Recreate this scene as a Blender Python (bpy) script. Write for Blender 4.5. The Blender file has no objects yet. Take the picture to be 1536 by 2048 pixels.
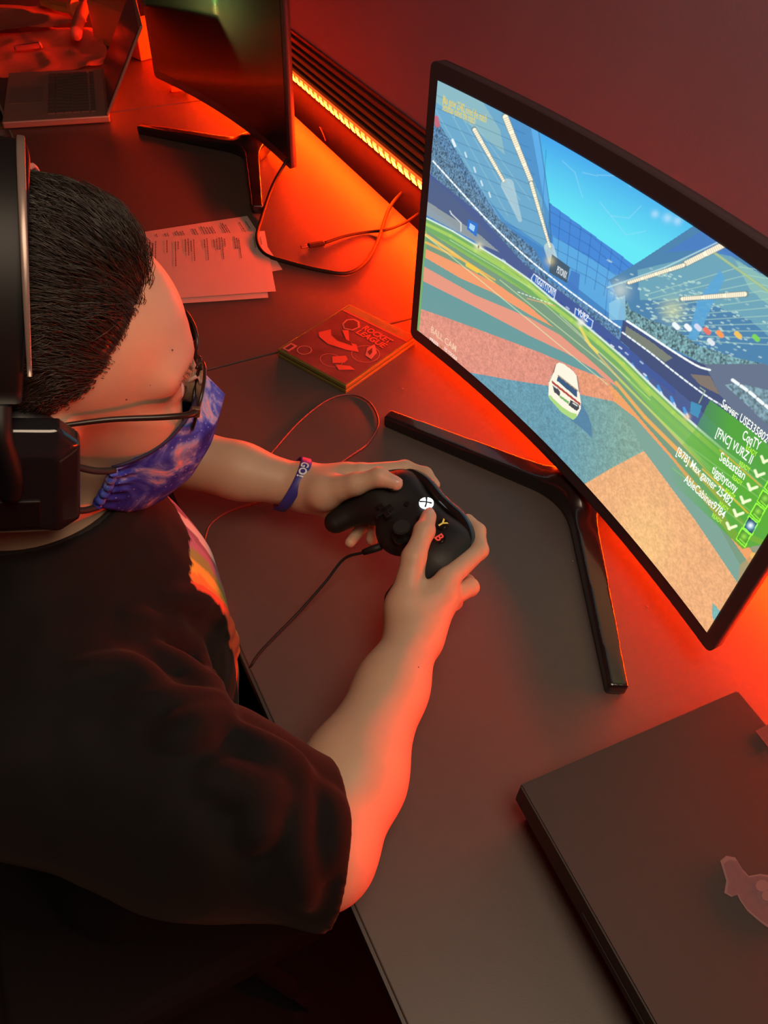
import bpy, bmesh, math, random
import numpy as np
from mathutils import Vector, Matrix

random.seed(7)
RNG = np.random.default_rng(11)
SC = bpy.context.scene
COL = SC.collection

# ------------------------------------------------------------------ camera
# desk top is z = 0, floor is z = -0.75; +X runs towards the wall, +Y along it
FPX = 1521.74
CAM_C = np.array([0.0, 0.0, 0.70044])
CAM_R = np.array([[0.89084257, -0.45261117, 0.03927661],
                  [0.30727109, 0.66393981, 0.68173925],
                  [-0.3346401, -0.59525378, 0.73054017]])      # rows: right, up, back
cam = bpy.data.cameras.new('camera')
camo = bpy.data.objects.new('camera', cam)
COL.objects.link(camo)
m4 = np.eye(4); m4[:3, :3] = CAM_R.T; m4[:3, 3] = CAM_C
camo.matrix_world = Matrix(m4.tolist())
cam.sensor_fit = 'HORIZONTAL'; cam.sensor_width = 36.0
cam.lens = 36.0 * FPX / 1536.0
cam.clip_start = 0.02
SC.camera = camo

# ------------------------------------------------------------------ world, lights, exposure
SC.view_settings.view_transform = 'Standard'
SC.view_settings.look = 'None'
SC.view_settings.gamma = 1.0
SC.view_settings.use_curve_mapping = False
SC.view_settings.exposure = 0.0
w = bpy.data.worlds.new('world'); SC.world = w; w.use_nodes = True
w.node_tree.nodes['Background'].inputs[0].default_value = (0.5, 0.42, 0.38, 1)
w.node_tree.nodes['Background'].inputs[1].default_value = 0.01

LED_RED = (1.0, 0.085, 0.012)
LED_X, LED_Z = 0.742, 0.072
def area(name, loc, aim, sx, sy, power, col):
    L = bpy.data.lights.new(name, 'AREA'); L.shape = 'RECTANGLE'; L.size = sx; L.size_y = sy
    L.energy = power; L.color = col
    o = bpy.data.objects.new(name, L); COL.objects.link(o)
    o.location = loc
    o.rotation_euler = (Vector(aim) - Vector(loc)).to_track_quat('-Z', 'Y').to_euler()
    return o
# the room's dim warm ceiling lamp
lamp = area('ceiling_light', (0.22, -0.10, 1.30), (0.00, 0.50, 0.15), 0.6, 0.6, 9.5, (1.0, 0.76, 0.53))

# ------------------------------------------------------------------ helpers
def ray(px):
    px = np.asarray(px, float)
    d = np.stack([(px[..., 0] - 768) / FPX, -(px[..., 1] - 1024) / FPX, -np.ones(px.shape[:-1])], -1)
    return d @ CAM_R
def onz(px, z=0.0):
    d = ray(px); t = (z - CAM_C[2]) / d[..., 2]; return CAM_C + d * t[..., None]
def atd(px, depth): return CAM_C + ray(px) * depth
def proj(P):
    c = (np.asarray(P, float) - CAM_C) @ CAM_R.T
    return np.stack([768 + FPX * c[..., 0] / -c[..., 2], 1024 - FPX * c[..., 1] / -c[..., 2]], -1)
def lin(r, g, b):
    f = lambda c: (c / 255 / 12.92) if c / 255 <= 0.04045 else ((c / 255 + 0.055) / 1.055) ** 2.4
    return (f(r), f(g), f(b))

def mat(name, col, rough=0.5, metal=0.0, noise=0.0, nscale=200.0, bump=0.0, bscale=400.0, emit=None, estr=0.0, coat=0.0, spec=0.5, sss=0.0):
    m = bpy.data.materials.new(name); m.use_nodes = True
    nt = m.node_tree; b = nt.nodes['Principled BSDF']
    b.inputs['Base Color'].default_value = (*col, 1)
    b.inputs['Roughness'].default_value = rough; b.inputs['Metallic'].default_value = metal
    b.inputs['Specular IOR Level'].default_value = spec
    b.inputs['Coat Weight'].default_value = coat
    if sss > 0:
        b.inputs['Subsurface Weight'].default_value = sss
        b.inputs['Subsurface Radius'].default_value = (1.0, 0.35, 0.2)
        b.inputs['Subsurface Scale'].default_value = 0.006
    if emit is not None:
        b.inputs['Emission Color'].default_value = (*emit, 1); b.inputs['Emission Strength'].default_value = estr
    if noise > 0 or bump > 0:
        tc = nt.nodes.new('ShaderNodeTexCoord')
    if noise > 0:
        n = nt.nodes.new('ShaderNodeTexNoise'); n.inputs['Scale'].default_value = nscale; n.inputs['Detail'].default_value = 4
        nt.links.new(tc.outputs['Object'], n.inputs['Vector'])
        r = nt.nodes.new('ShaderNodeMix'); r.data_type = 'RGBA'
        r.inputs['A'].default_value = (*[c * (1 - noise) for c in col], 1)
        r.inputs['B'].default_value = (*[min(1, c * (1 + noise)) for c in col], 1)
        nt.links.new(n.outputs['Fac'], r.inputs['Factor']); nt.links.new(r.outputs['Result'], b.inputs['Base Color'])
    if bump > 0:
        n2 = nt.nodes.new('ShaderNodeTexNoise'); n2.inputs['Scale'].default_value = bscale; n2.inputs['Detail'].default_value = 3
        nt.links.new(tc.outputs['Object'], n2.inputs['Vector'])
        bp = nt.nodes.new('ShaderNodeBump'); bp.inputs['Strength'].default_value = bump; bp.inputs['Distance'].default_value = 0.001
        nt.links.new(n2.outputs['Fac'], bp.inputs['Height']); nt.links.new(bp.outputs['Normal'], b.inputs['Normal'])
    return m
def attr_mat(name, emission=False, rough=0.6, estr=1.0, spec=0.3):
    m = bpy.data.materials.new(name); m.use_nodes = True; nt = m.node_tree; b = nt.nodes['Principled BSDF']
    a = nt.nodes.new('ShaderNodeAttribute'); a.attribute_name = 'tint'
    if emission:
        b.inputs['Base Color'].default_value = (0.01, 0.01, 0.012, 1)
        nt.links.new(a.outputs['Color'], b.inputs['Emission Color']); b.inputs['Emission Strength'].default_value = estr
    else:
        nt.links.new(a.outputs['Color'], b.inputs['Base Color'])
    b.inputs['Roughness'].default_value = rough; b.inputs['Specular IOR Level'].default_value = spec
    return m

def link(name, me, m=None, parent=None, smooth=None):
    o = bpy.data.objects.new(name, me); COL.objects.link(o)
    if m is not None and not me.materials: me.materials.append(m)
    if parent is not None: o.parent = parent
    if smooth is not None: me.polygons.foreach_set('use_smooth', [smooth] * len(me.polygons))
    return o
def tag(o, label, cat, group=None, kind=None):
    o['label'] = label; o['category'] = cat
    if group: o['group'] = group
    if kind: o['kind'] = kind
    return o
def structure(o): o['kind'] = 'structure'; return o
def empty(name, loc=(0, 0, 0), rot=None, label=None, cat=None, group=None):
    o = bpy.data.objects.new(name, None); COL.objects.link(o); o.empty_display_size = 0.02
    if rot is not None:
        M = np.eye(4); M[:3, :3] = rot; M[:3, 3] = loc; o.matrix_world = Matrix(M.tolist())
    else: o.location = loc
    if label: tag(o, label, cat, group)
    return o
def from_arrays(name, V, F):
    me = bpy.data.meshes.new(name)
    V = np.asarray(V, np.float32); F = np.asarray(F, np.int32)
    n = F.shape[1]
    me.vertices.add(len(V)); me.vertices.foreach_set('co', V.ravel())
    me.loops.add(F.size); me.loops.foreach_set('vertex_index', F.ravel())
    me.polygons.add(len(F)); me.polygons.foreach_set('loop_start', np.arange(0, F.size, n, dtype=np.int32))
    me.polygons.foreach_set('loop_total', np.full(len(F), n, np.int32))
    me.update(calc_edges=True); me.validate()
    return me
def tint(me, C):
    a = me.color_attributes.new('tint', 'FLOAT_COLOR', 'POINT')
    C = np.asarray(C, np.float32)
    if C.shape[1] == 3: C = np.concatenate([C, np.ones((len(C), 1), np.float32)], 1)
    a.data.foreach_set('color', C.ravel())
def bm_mesh(name, bm, smooth=False):
    bmesh.ops.recalc_face_normals(bm, faces=bm.faces)
    me = bpy.data.meshes.new(name); bm.to_mesh(me); bm.free()
    if smooth: me.polygons.foreach_set('use_smooth', [True] * len(me.polygons))
    return me
def add_box(bm, c, s, rot=None, bevel=0.0, seg=2):
    r = bmesh.ops.create_cube(bm, size=1.0); vs = r['verts']
    for v in vs: v.co = Vector((v.co.x * s[0], v.co.y * s[1], v.co.z * s[2]))
    if bevel > 0:
        es = list({e for v in vs for e in v.link_edges})
        g = bmesh.ops.bevel(bm, geom=es, offset=bevel, segments=seg, affect='EDGES', profile=0.5)
        vs = [v for v in set(vs) | set(g['verts']) if v.is_valid]
    M = Matrix(np.asarray(rot).tolist()) if rot is not None else Matrix.Identity(3)
    for v in vs: v.co = M @ v.co + Vector(c)
    return vs
def box(name, c, s, m, parent=None, rot=None, bevel=0.0, seg=2):
    bm = bmesh.new(); add_box(bm, c, s, rot, bevel, seg)
    return link(name, bm_mesh(name, bm), m, parent)
def catmull(P, n=8):
    P = np.asarray(P, float); Q = np.vstack([2 * P[0] - P[1], P, 2 * P[-1] - P[-2]]); out = []
    for i in range(1, len(Q) - 2):
        p0, p1, p2, p3 = Q[i - 1:i + 3]
        for t in np.linspace(0, 1, n, endpoint=False):
            out.append(0.5 * ((2 * p1) + (-p0 + p2) * t + (2 * p0 - 5 * p1 + 4 * p2 - p3) * t * t + (-p0 + 3 * p1 - 3 * p2 + p3) * t ** 3))
    out.append(P[-1]); return np.array(out)
def tube_arrays(P, R, sides=8, cap=True, flat=1.0):
    P = np.asarray(P, float); n = len(P); R = np.broadcast_to(np.asarray(R, float), (n,))
    T = np.gradient(P, axis=0); T /= np.linalg.norm(T, axis=1)[:, None] + 1e-12
    up = np.array([0, 0, 1.0]) if abs(T[0, 2]) < 0.9 else np.array([1.0, 0, 0])
    N = np.zeros_like(P); N[0] = np.cross(T[0], np.cross(up, T[0])); N[0] /= np.linalg.norm(N[0])
    for i in range(1, n):
        v = N[i - 1] - T[i] * (N[i - 1] @ T[i]); N[i] = v / (np.linalg.norm(v) + 1e-12)
    B = np.cross(T, N); a = np.linspace(0, 2 * np.pi, sides, endpoint=False)
    V = P[:, None] + R[:, None, None] * (np.cos(a)[None, :, None] * N[:, None] * flat + np.sin(a)[None, :, None] * B[:, None])
    V = V.reshape(-1, 3); F = []
    for i in range(n - 1):
        for j in range(sides):
            k = (j + 1) % sides; F.append((i * sides + j, i * sides + k, (i + 1) * sides + k, (i + 1) * sides + j))
    return V, F
def tube(name, P, R, m, parent=None, sides=8, smooth=True):
    V, F = tube_arrays(P, R, sides); n = len(V)
    me = bpy.data.meshes.new(name)
    F = list(F) + [tuple(range(sides - 1, -1, -1)), tuple(range(n - sides, n))]
    me.from_pydata(V.tolist(), [], F); me.update()
    return link(name, me, m, parent, smooth)
def prism(name, poly, z0, z1, m, parent=None, bevel=0.0, fn=None):
    bm = bmesh.new()
    vs = [bm.verts.new((p[0], p[1], z0)) for p in poly]; f = bm.faces.new(vs)
    r = bmesh.ops.extrude_face_region(bm, geom=[f])
    for v in r['geom']:
        if isinstance(v, bmesh.types.BMVert): v.co.z = z1
    if bevel > 0: bmesh.ops.bevel(bm, geom=list(bm.edges), offset=bevel, segments=2, affect='EDGES')
    if fn is not None:
        for v in bm.verts: v.co = Vector(fn(v.co))
    return link(name, bm_mesh(name, bm), m, parent)
def cylinder(name, c, axis, r, h, m, parent=None, sides=32, r2=None, bevel=0.0):
    bm = bmesh.new()
    bmesh.ops.create_cone(bm, cap_ends=True, segments=sides, radius1=r, radius2=r if r2 is None else r2, depth=h)
    if bevel > 0:
        es = [e for e in bm.edges if any(len(f.verts) > 4 for f in e.link_faces)]
        bmesh.ops.bevel(bm, geom=es, offset=bevel, segments=2, affect='EDGES')
    q = Vector((0, 0, 1)).rotation_difference(Vector(axis))
    for v in bm.verts: v.co = q @ v.co + Vector(c)
    return link(name, bm_mesh(name, bm), m, parent)
def text_arrays(s, width=None, height=None, bold=0.0):
    """text outline as flat triangles; x to the right, y up, origin at the left baseline, cap height 1 unless scaled"""
    cu = bpy.data.curves.new('t', 'FONT'); cu.body = s; cu.size = 1.0; cu.resolution_u = 3; cu.offset = bold
    ob = bpy.data.objects.new('t', cu); COL.objects.link(ob)
    dg = bpy.context.evaluated_depsgraph_get(); dg.update()
    me = bpy.data.meshes.new_from_object(ob.evaluated_get(dg))
    bm = bmesh.new(); bm.from_mesh(me); bmesh.ops.triangulate(bm, faces=bm.faces)
    V = np.array([v.co[:] for v in bm.verts]); F = np.array([[v.index for v in f.verts] for f in bm.faces])
    bm.free(); bpy.data.objects.remove(ob); bpy.data.curves.remove(cu); bpy.data.meshes.remove(me)
    V[:, 0] -= V[:, 0].min()
    V[:, 1] /= 0.7
    V[:, 0] /= 0.7
    if height: V[:, 1] *= height; V[:, 0] *= height
    if width: V[:, 0] *= width / V[:, 0].max()
    return V, F

# ------------------------------------------------------------------ implicit surfaces (smooth unions meshed with surface nets)
class Field:
    def __init__(s, lo, hi, h):
        s.lo = np.array(lo, float); s.h = h
        s.n = np.ceil((np.array(hi) - s.lo) / h).astype(int) + 1
        s.D = np.full(tuple(s.n), 0.25, np.float32)
    def sub(s, lo, hi):
        a = np.clip(np.floor((np.asarray(lo) - s.lo) / s.h).astype(int), 0, s.n)
        b = np.clip(np.ceil((np.asarray(hi) - s.lo) / s.h).astype(int) + 1, 0, s.n)
        if np.any(b <= a): return None, None
        sl = tuple(slice(i, j) for i, j in zip(a, b))
        ax = [(s.lo[i] + s.h * np.arange(a[i], b[i])).astype(np.float32) for i in range(3)]
        return sl, ax
    def apply(s, fn, lo, hi, k=0.01, mode='add', pad=None):
        pad = (k * 1.2 + 4 * s.h) if pad is None else pad
        sl, ax = s.sub(np.asarray(lo) - pad, np.asarray(hi) + pad)
        if sl is None: return
        P = np.stack(np.meshgrid(*ax, indexing='ij'), -1)
        d = fn(P).astype(np.float32); a = s.D[sl]
        if mode == 'add':
            hh = np.clip(0.5 + 0.5 * (a - d) / k, 0, 1); s.D[sl] = a + (d - a) * hh - k * hh * (1 - hh)
        elif mode == 'cut':
            d = -d; hh = np.clip(0.5 - 0.5 * (a - d) / k, 0, 1); s.D[sl] = a + (d - a) * hh + k * hh * (1 - hh)
        elif mode == 'disp': s.D[sl] = a + d
    def cone(s, a, b, ra, rb, k=0.01, mode='add'):
        a = np.asarray(a, np.float32); b = np.asarray(b, np.float32); r = max(ra, rb)
        s.apply(lambda P: d_cone(P, a, b, ra, rb), np.minimum(a, b) - r, np.maximum(a, b) + r, k, mode)
    def chain(s, pts, rad, k=0.006):
        for i in range(len(pts) - 1): s.cone(pts[i], pts[i + 1], rad[i], rad[i + 1], k)
    def ell(s, c, rr, k=0.01, R=None, mode='add'):
        c = np.asarray(c, np.float32); rr = np.asarray(rr, np.float32); Rm = None if R is None else np.asarray(R, np.float32)
        e = rr if R is None else np.sqrt(((np.asarray(R) * rr) ** 2).sum(1))
        s.apply(lambda P: d_ell((P - c) if Rm is None else (P - c) @ Rm, rr), c - e, c + e, k, mode)
    def mesh(s, name):
        D = s.D; neg = D < 0
        c = np.zeros(tuple(s.n - 1), np.uint8)
        offs = [(i, j, l) for i in (0, 1) for j in (0, 1) for l in (0, 1)]
        sl = lambda o: tuple(slice(o[i], s.n[i] - 1 + o[i]) for i in range(3))
        for o in offs: c += neg[sl(o)]
        idx = np.argwhere((c > 0) & (c < 8))
        shp = tuple(s.n - 1); flat = np.ravel_multi_index(idx.T, shp)
        vals = np.stack([D[idx[:, 0] + o[0], idx[:, 1] + o[1], idx[:, 2] + o[2]] for o in offs], 1)
        acc = np.zeros((len(idx), 3)); cnt = np.zeros(len(idx)); O = np.array(offs, float)
        for i in range(8):
            for j in range(i + 1, 8):
                if np.abs(O[i] - O[j]).sum() != 1: continue
                va, vb = vals[:, i], vals[:, j]; mk = (va < 0) != (vb < 0)
                t = va[mk] / (va[mk] - vb[mk]); acc[mk] += O[i] + t[:, None] * (O[j] - O[i]); cnt[mk] += 1
        V = s.lo + s.h * (idx + acc / cnt[:, None])
        F = []
        for ax in range(3):
            u, v = [(1, 2), (2, 0), (0, 1)][ax]
            a = [slice(None)] * 3; b = [slice(None)] * 3
            a[ax] = slice(0, -1); b[ax] = slice(1, None)
            A, B = neg[tuple(a)], neg[tuple(b)]
            e = np.argwhere(A != B)
            ok = (e[:, u] > 0) & (e[:, v] > 0) & (e[:, u] < s.n[u] - 1) & (e[:, v] < s.n[v] - 1); e = e[ok]
            sg = A[e[:, 0], e[:, 1], e[:, 2]]
            q = []
            for du, dv in ((-1, -1), (0, -1), (0, 0), (-1, 0)):
                t = e.copy(); t[:, u] += du; t[:, v] += dv
                q.append(np.searchsorted(flat, np.ravel_multi_index(t.T, shp)))
            q = np.stack(q, 1); q[~sg] = q[~sg][:, ::-1]; F.append(q)
        me = from_arrays(name, V, np.concatenate(F))
        me.polygons.foreach_set('use_smooth', [True] * len(me.polygons))
        return me, V
    def value(s, P):
        i = np.clip(np.round((np.asarray(P) - s.lo) / s.h).astype(int), 0, s.n - 1); return s.D[i[..., 0], i[..., 1], i[..., 2]]
    def hit(s, px, d0=0.2, d1=1.2):
        d = ray(np.array(px, float)); t = np.arange(d0, d1, 0.001); P = CAM_C + d * t[:, None]
        inside = np.all((P > s.lo) & (P < s.lo + s.h * (s.n - 1)), 1); v = s.value(P)
        k = np.nonzero(inside & (v < 0))[0]
        return P[k[0]] if len(k) else None
def d_cone(P, a, b, ra, rb):
    ab = b - a; t = np.clip(((P - a) @ ab) / max(float(ab @ ab), 1e-9), 0, 1)
    q = P - a - t[..., None] * ab
    return np.sqrt((q * q).sum(-1)) - (ra + (rb - ra) * t)
def d_ell(Q, r):
    k0 = np.sqrt(((Q / r) ** 2).sum(-1)); k1 = np.sqrt(((Q / (r * r)) ** 2).sum(-1)) + 1e-9
    return k0 * (k0 - 1) / k1
def d_rbox(Q, half, r):
    q = np.abs(Q) - (np.asarray(half, np.float32) - r)
    return np.sqrt((np.maximum(q, 0) ** 2).sum(-1)) + np.minimum(q.max(-1), 0) - r
def vnoise(P, scale, seed=0):
    """smooth value noise, any dimension 2 or 3, range -1..1"""
    P = np.asarray(P, float) * scale; I = np.floor(P).astype(np.int64); f = P - I; f = f * f * (3 - 2 * f); n = P.shape[-1]
    out = 0
    for c in range(2 ** n):
        wgt = 1.0; hsh = np.full(P.shape[:-1], seed * 7919 + 17, np.int64)
        for ax in range(n):
            b = (c >> ax) & 1; hsh = (hsh * 73856093) ^ ((I[..., ax] + b) * [19349663, 83492791, 49979687][ax]); hsh &= 0x7fffffff
            wgt = wgt * (f[..., ax] if b else 1 - f[..., ax])
        hsh = (hsh ^ (hsh >> 13)) * 1274126177 & 0x7fffffff
        out = out + wgt * ((hsh % 65536) / 32768.0 - 1)
    return out

# ------------------------------------------------------------------ room shell
WALLX = 0.78
M_wall = mat('wall_paint', (0.30, 0.20, 0.275), 0.8, noise=0.08, nscale=6, bump=0.25, bscale=220)
M_floor = mat('floor_carpet', (0.008, 0.0065, 0.006), 0.95, noise=0.25, nscale=120, bump=0.4, bscale=300)
M_ceil = mat('ceiling_paint', (0.4, 0.38, 0.36), 0.9, noise=0.04, nscale=8)
structure(box('floor', (-0.7, 1.3, -0.76), (2.98, 6.6, 0.02), M_floor))
structure(box('ceiling', (-0.7, 1.3, 1.76), (2.98, 6.6, 0.02), M_ceil))
structure(box('wall_back', (WALLX + 0.02, 1.3, 0.5), (0.04, 6.6, 2.5), M_wall))
structure(box('wall_front', (-2.2, 1.3, 0.5), (0.04, 6.6, 2.5), M_wall))
structure(box('wall_left', (-0.7, 4.61, 0.5), (2.96, 0.04, 2.5), M_wall))
structure(box('wall_right', (-0.7, -2.01, 0.5), (2.96, 0.04, 2.5), M_wall))

# stepped cable trunking on the wall; the LED tape sits on its front lip
M_rail = mat('rail_brown_metal', (0.085, 0.055, 0.050), 0.38, metal=0.2, noise=0.15, nscale=30)
trim = structure(box('trim_1', (WALLX - 0.019, 1.2, -0.02), (0.036, 4.6, 0.172), M_rail, bevel=0.002))  # carried down past the desktop to block LED light in the gap
for i in range(6):
    z = 0.0745 + i * 0.0125; x = 0.750 + i * 0.0052
    box('rail', ((x + WALLX) / 2, 1.2, z), (WALLX - x, 4.6, 0.0085 if i % 2 else 0.0110), M_rail, trim, bevel=0.0018)

# ------------------------------------------------------------------ desks
M_desk = mat('desk_laminate', (0.078, 0.060, 0.055), 0.46, noise=0.07, nscale=90, bump=0.06, bscale=900, spec=0.45)
M_edge = mat('desk_edge_band', (0.30, 0.24, 0.21), 0.5)
M_leg = mat('desk_leg_black', (0.02, 0.02, 0.02), 0.45, metal=0.3)
DX0, DX1 = 0.090, 0.722
def desk(y0, y1, label, dx=0.0, band=None):
    d = empty('desk', ((DX0 + DX1) / 2, (y0 + y1) / 2, -0.75), label=label, cat='desk', group='desks in a row along the wall')
    L = y1 - y0
    box('desktop', (dx, 0, 0.75 - 0.0125), (DX1 - DX0 - 0.003, L, 0.025), M_desk, d, bevel=0.0012)
    box('edge_band', (-(DX1 - DX0) / 2 + dx - 0.0002, 0, 0.75 - 0.0125), (0.003, L - 0.004, 0.021), band or M_edge, d)
    for sx in (-1, 1):
        for sy in (-1, 1):
            box('leg', (sx * (DX1 - DX0) / 2 * 0.86, sy * (L / 2 - 0.06), 0.3625), (0.035, 0.035, 0.725), M_leg, d, bevel=0.003)
    box('led_block_panel', (0.295, 0, 0.50), (0.014, L - 0.02, 0.42), M_leg, d)  # unseen panel added to keep LED glow from reaching the floor
    return d
desk(-0.14, 0.9405, 'dark laminate desk carrying the lit curved monitor and games console', band=mat('desk_edge_dark', (0.06, 0.045, 0.04), 0.5))
desk(0.9440, 2.0035, 'dark laminate desk carrying the dark curved monitor and white printed sheets', dx=-0.002)
desk(2.0070, 3.07, 'dark laminate desk at the far end covered in red paper')

# ------------------------------------------------------------------ LED tape
M_led = mat('led_chip', (0.8, 0.3, 0.1), 0.4, emit=(1.0, 0.028, 0.0006), estr=700.0)
M_tape = mat('led_tape_base', (0.55, 0.20, 0.10), 0.45, emit=(1.0, 0.10, 0.008), estr=1.3)
tape = empty('led_strip', (LED_X, 1.2, LED_Z), label='glowing red LED tape stuck along the wall under the cable rail', cat='led strip')
box('backing_tape', (-0.0025, 0.176, 0.0015), (0.005, 3.51, 0.0115), M_tape, tape)
# each chip: an upright lens and, below it, the bright face that shines down over the desk
bm = bmesh.new(); sec = [(0.003, 0.0075), (-0.004, 0.0075), (-0.004, 0.0010), (0.0015, -0.0110), (0.003, -0.0110)]
va = [bm.verts.new((x, -0.0092, z)) for x, z in sec]; vb = [bm.verts.new((x, 0.0092, z)) for x, z in sec]
bm.faces.new(va); bm.faces.new(vb[::-1])
for i in range(5): bm.faces.new((va[i], vb[i], vb[(i + 1) % 5], va[(i + 1) % 5]))
led_me = bm_mesh('led', bm); M_lens = mat('led_lens', (0.8, 0.3, 0.1), 0.4, emit=(1.0, 0.016, 0.0022), estr=50.0)
for q in (M_led, M_lens, M_tape): led_me.materials.append(q)
for q in led_me.polygons: q.material_index = 0 if (q.normal.x < -0.5 and q.normal.z < -0.2) else 1 if q.normal.x < -0.95 else 2
PITCH = 0.0275
for i in range(-9, 118):
    o = link('led', led_me, M_led, tape); o.location = (-0.004, (i - 47.5) * PITCH, 0)

# ------------------------------------------------------------------ curved monitors
M_gloss = mat('monitor_gloss_black', (0.016, 0.011, 0.013), 0.22, coat=0.3)
M_stand = mat('monitor_stand_black', (0.012, 0.010, 0.011), 0.20, coat=0.4)
M_bez = mat('monitor_bezel_black', (0.058, 0.038, 0.046), 0.45)
M_dark = mat('screen_off_black', (0.008, 0.008, 0.007), 0.21, spec=0.55, coat=0.10)
M_dark.node_tree.nodes['Principled BSDF'].inputs['Coat Roughness'].default_value = 0.03
M_logo = mat('monitor_logo_grey', (0.16, 0.10, 0.10), 0.4)
SW, SH, SRAD, SZC = 0.5969, 0.3358, 1.898, 0.2333
BS, BT, BB = 0.0150, 0.0185, 0.0190
def scr_local(u, v, off=0.0):
    """u,v in -.5..5 of the active area -> monitor frame, off = distance towards the viewer"""
    a = u * SW / SRAD; r = SRAD - off
    return np.stack([-(SRAD - r * np.cos(a)), -r * np.sin(a), SZC + v * SH + 0 * a], -1) if True else None
def monitor_shell():
    ue = 0.5 + BS / SW; vt = 0.5 + BT / SH; vb = -0.5 - BB / SH
    us = np.concatenate([-ue + np.array([0, .001, .003, .006, .010]) / SW, np.linspace(-0.48, 0.48, 33), ue - np.array([.010, .006, .003, .001, 0]) / SW])
    vs = np.concatenate([vb + np.array([0, .001, .003, .006, .010]) / SH, np.linspace(-0.45, 0.47, 13), vt - np.array([.010, .006, .003, .001, 0]) / SH])
    nu, nv = len(us), len(vs); U, Vv = np.meshgrid(us, vs, indexing='ij')
    r = 0.010
    du = np.minimum(U + ue, ue - U) * SW; dv = np.minimum(Vv - vb, vt - Vv) * SH
    inr = (du < r) & (dv < r); q = np.hypot(r - du, r - dv); f = np.where(inr & (q > r), r / np.maximum(q, 1e-9), 1.0)
    ndu = np.where(inr, r - (r - du) * f, du); ndv = np.where(inr, r - (r - dv) * f, dv)
    U = np.where(U < 0, -ue + ndu / SW, ue - ndu / SW); Vv = np.where(Vv < (vt + vb) / 2, vb + ndv / SH, vt - ndv / SH)
    A = scr_local(U, Vv, 0.0)
    un = np.clip(np.abs(U) / ue, 0, 1); vn = np.clip(np.abs(Vv - (vt + vb) / 2) / ((vt - vb) / 2), 0, 1)
    th = 0.013 + 0.034 * (1 - un ** 4) * (1 - vn ** 3)
    B = A.copy(); B[..., 0] += th
    V = np.concatenate([A.reshape(-1, 3), B.reshape(-1, 3)]); F = []
    I = lambda i, j: i * nv + j; N = nu * nv
    for i in range(nu - 1):
        for j in range(nv - 1):
            F.append((I(i, j), I(i, j + 1), I(i + 1, j + 1), I(i + 1, j))); F.append((N + I(i, j), N + I(i + 1, j), N + I(i + 1, j + 1), N + I(i, j + 1)))
    ring = [(i, 0) for i in range(nu)] + [(nu - 1, j) for j in range(1, nv)] + [(i, nv - 1) for i in range(nu - 2, -1, -1)] + [(0, j) for j in range(nv - 2, 0, -1)]
    for k in range(len(ring)):
        a, b = I(*ring[k]), I(*ring[(k + 1) % len(ring)]); F.append((a, b, N + b, N + a))
    return from_arrays('housing', V, F)
HOUSING = monitor_shell()
def rbar(a, b, half, r):
    """rounded bar from a to b: half = (half width across, half height)"""
    a = np.asarray(a, float); b = np.asarray(b, float); x = b - a; L = np.linalg.norm(x); x = x / L
    y = np.cross([0, 0, 1.0], x); y /= np.linalg.norm(y); z = np.cross(x, y); R = np.stack([x, y, z], 1).astype(np.float32); c = ((a + b) / 2).astype(np.float32)
    def fn(P):
        Q = (P - c) @ R; t = Q[..., 0] / L + 0.5; s = np.clip(half[0][0] + (half[0][1] - half[0][0]) * t, .004, .1); hh = half[1][0] + (half[1][1] - half[1][0]) * t
        q = np.stack([np.abs(Q[..., 0]) - L / 2 + r, np.abs(Q[..., 1]) - s + r, np.abs(Q[..., 2]) - hh + r], -1)
        return np.sqrt((np.maximum(q, 0) ** 2).sum(-1)) + np.minimum(q.max(-1), 0) - r
    return fn, np.minimum(a, b) - 0.03, np.maximum(a, b) + 0.03
def stand_mesh():
    f = Field((-0.20, -0.28, -0.004), (0.14, 0.28, 0.20), 0.0025)
    A = math.radians(59.5)
    for s in (1, -1):
        d = np.array([-math.cos(A), s * math.sin(A), 0])
        fn, lo, hi = rbar(np.array([0, 0, 0.0135]), d * 0.283 + np.array([0, 0, 0.0085]), ((0.0155, 0.0105), (0.0125, 0.0085)), 0.0022)
        f.apply(fn, lo, hi, 0.030 if s < 0 else 0.002)
    fn, lo, hi = rbar((-0.005, 0, 0.013), (0.055, 0, 0.030), ((0.022, 0.026), (0.0125, 0.012)), 0.003); f.apply(fn, lo, hi, 0.045)
    fn, lo, hi = rbar((0.055, 0, 0.020), (0.062, 0, 0.19), ((0.011, 0.011), (0.025, 0.022)), 0.003); f.apply(fn, lo, hi, 0.02)
    f.apply(lambda P: P[..., 2] - 0.0003, (-0.3, -0.3, -0.01), (0.2, 0.3, 0.004), 0.0005, 'cut')
    f.D = np.where(False, 0, f.D)
    return f.mesh('stand')[0]
STAND = stand_mesh()
def curved_monitor(loc, yaw, hub, syaw, label):
    c, s = math.cos(yaw), math.sin(yaw)
    root = empty('curved_monitor', (loc[0], loc[1], 0), np.array([[c, -s, 0], [s, c, 0], [0, 0, 1]]), label, 'monitor')
    link('housing', HOUSING, M_bez, root, True)
    st = link('stand', STAND, M_stand, root)
    rel = np.array([hub[0] - loc[0], hub[1] - loc[1]]); l = (rel[0] * c + rel[1] * s, -rel[0] * s + rel[1] * c)
    st.location = (l[0], l[1], 0); st.rotation_euler = (0, 0, syaw - yaw)
    V, F = text_arrays('SAMSUNG', width=0.038, height=0.0052)
    P = scr_local((V[:, 0] - 0.019) / SW, (-0.5 * SH - 0.0125 + V[:, 1]) / SH, 0.0004)
    link('brand_lettering', from_arrays('brand_lettering', P, F), M_logo, root)
    # power light and port block at the back
    box('port_cover', (0.048, 0.0, 0.20), (0.018, 0.16, 0.11), M_bez, root, bevel=0.004)
    return root
MON1 = (0.5314, 0.5279); MON1_YAW = 0.0192
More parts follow.
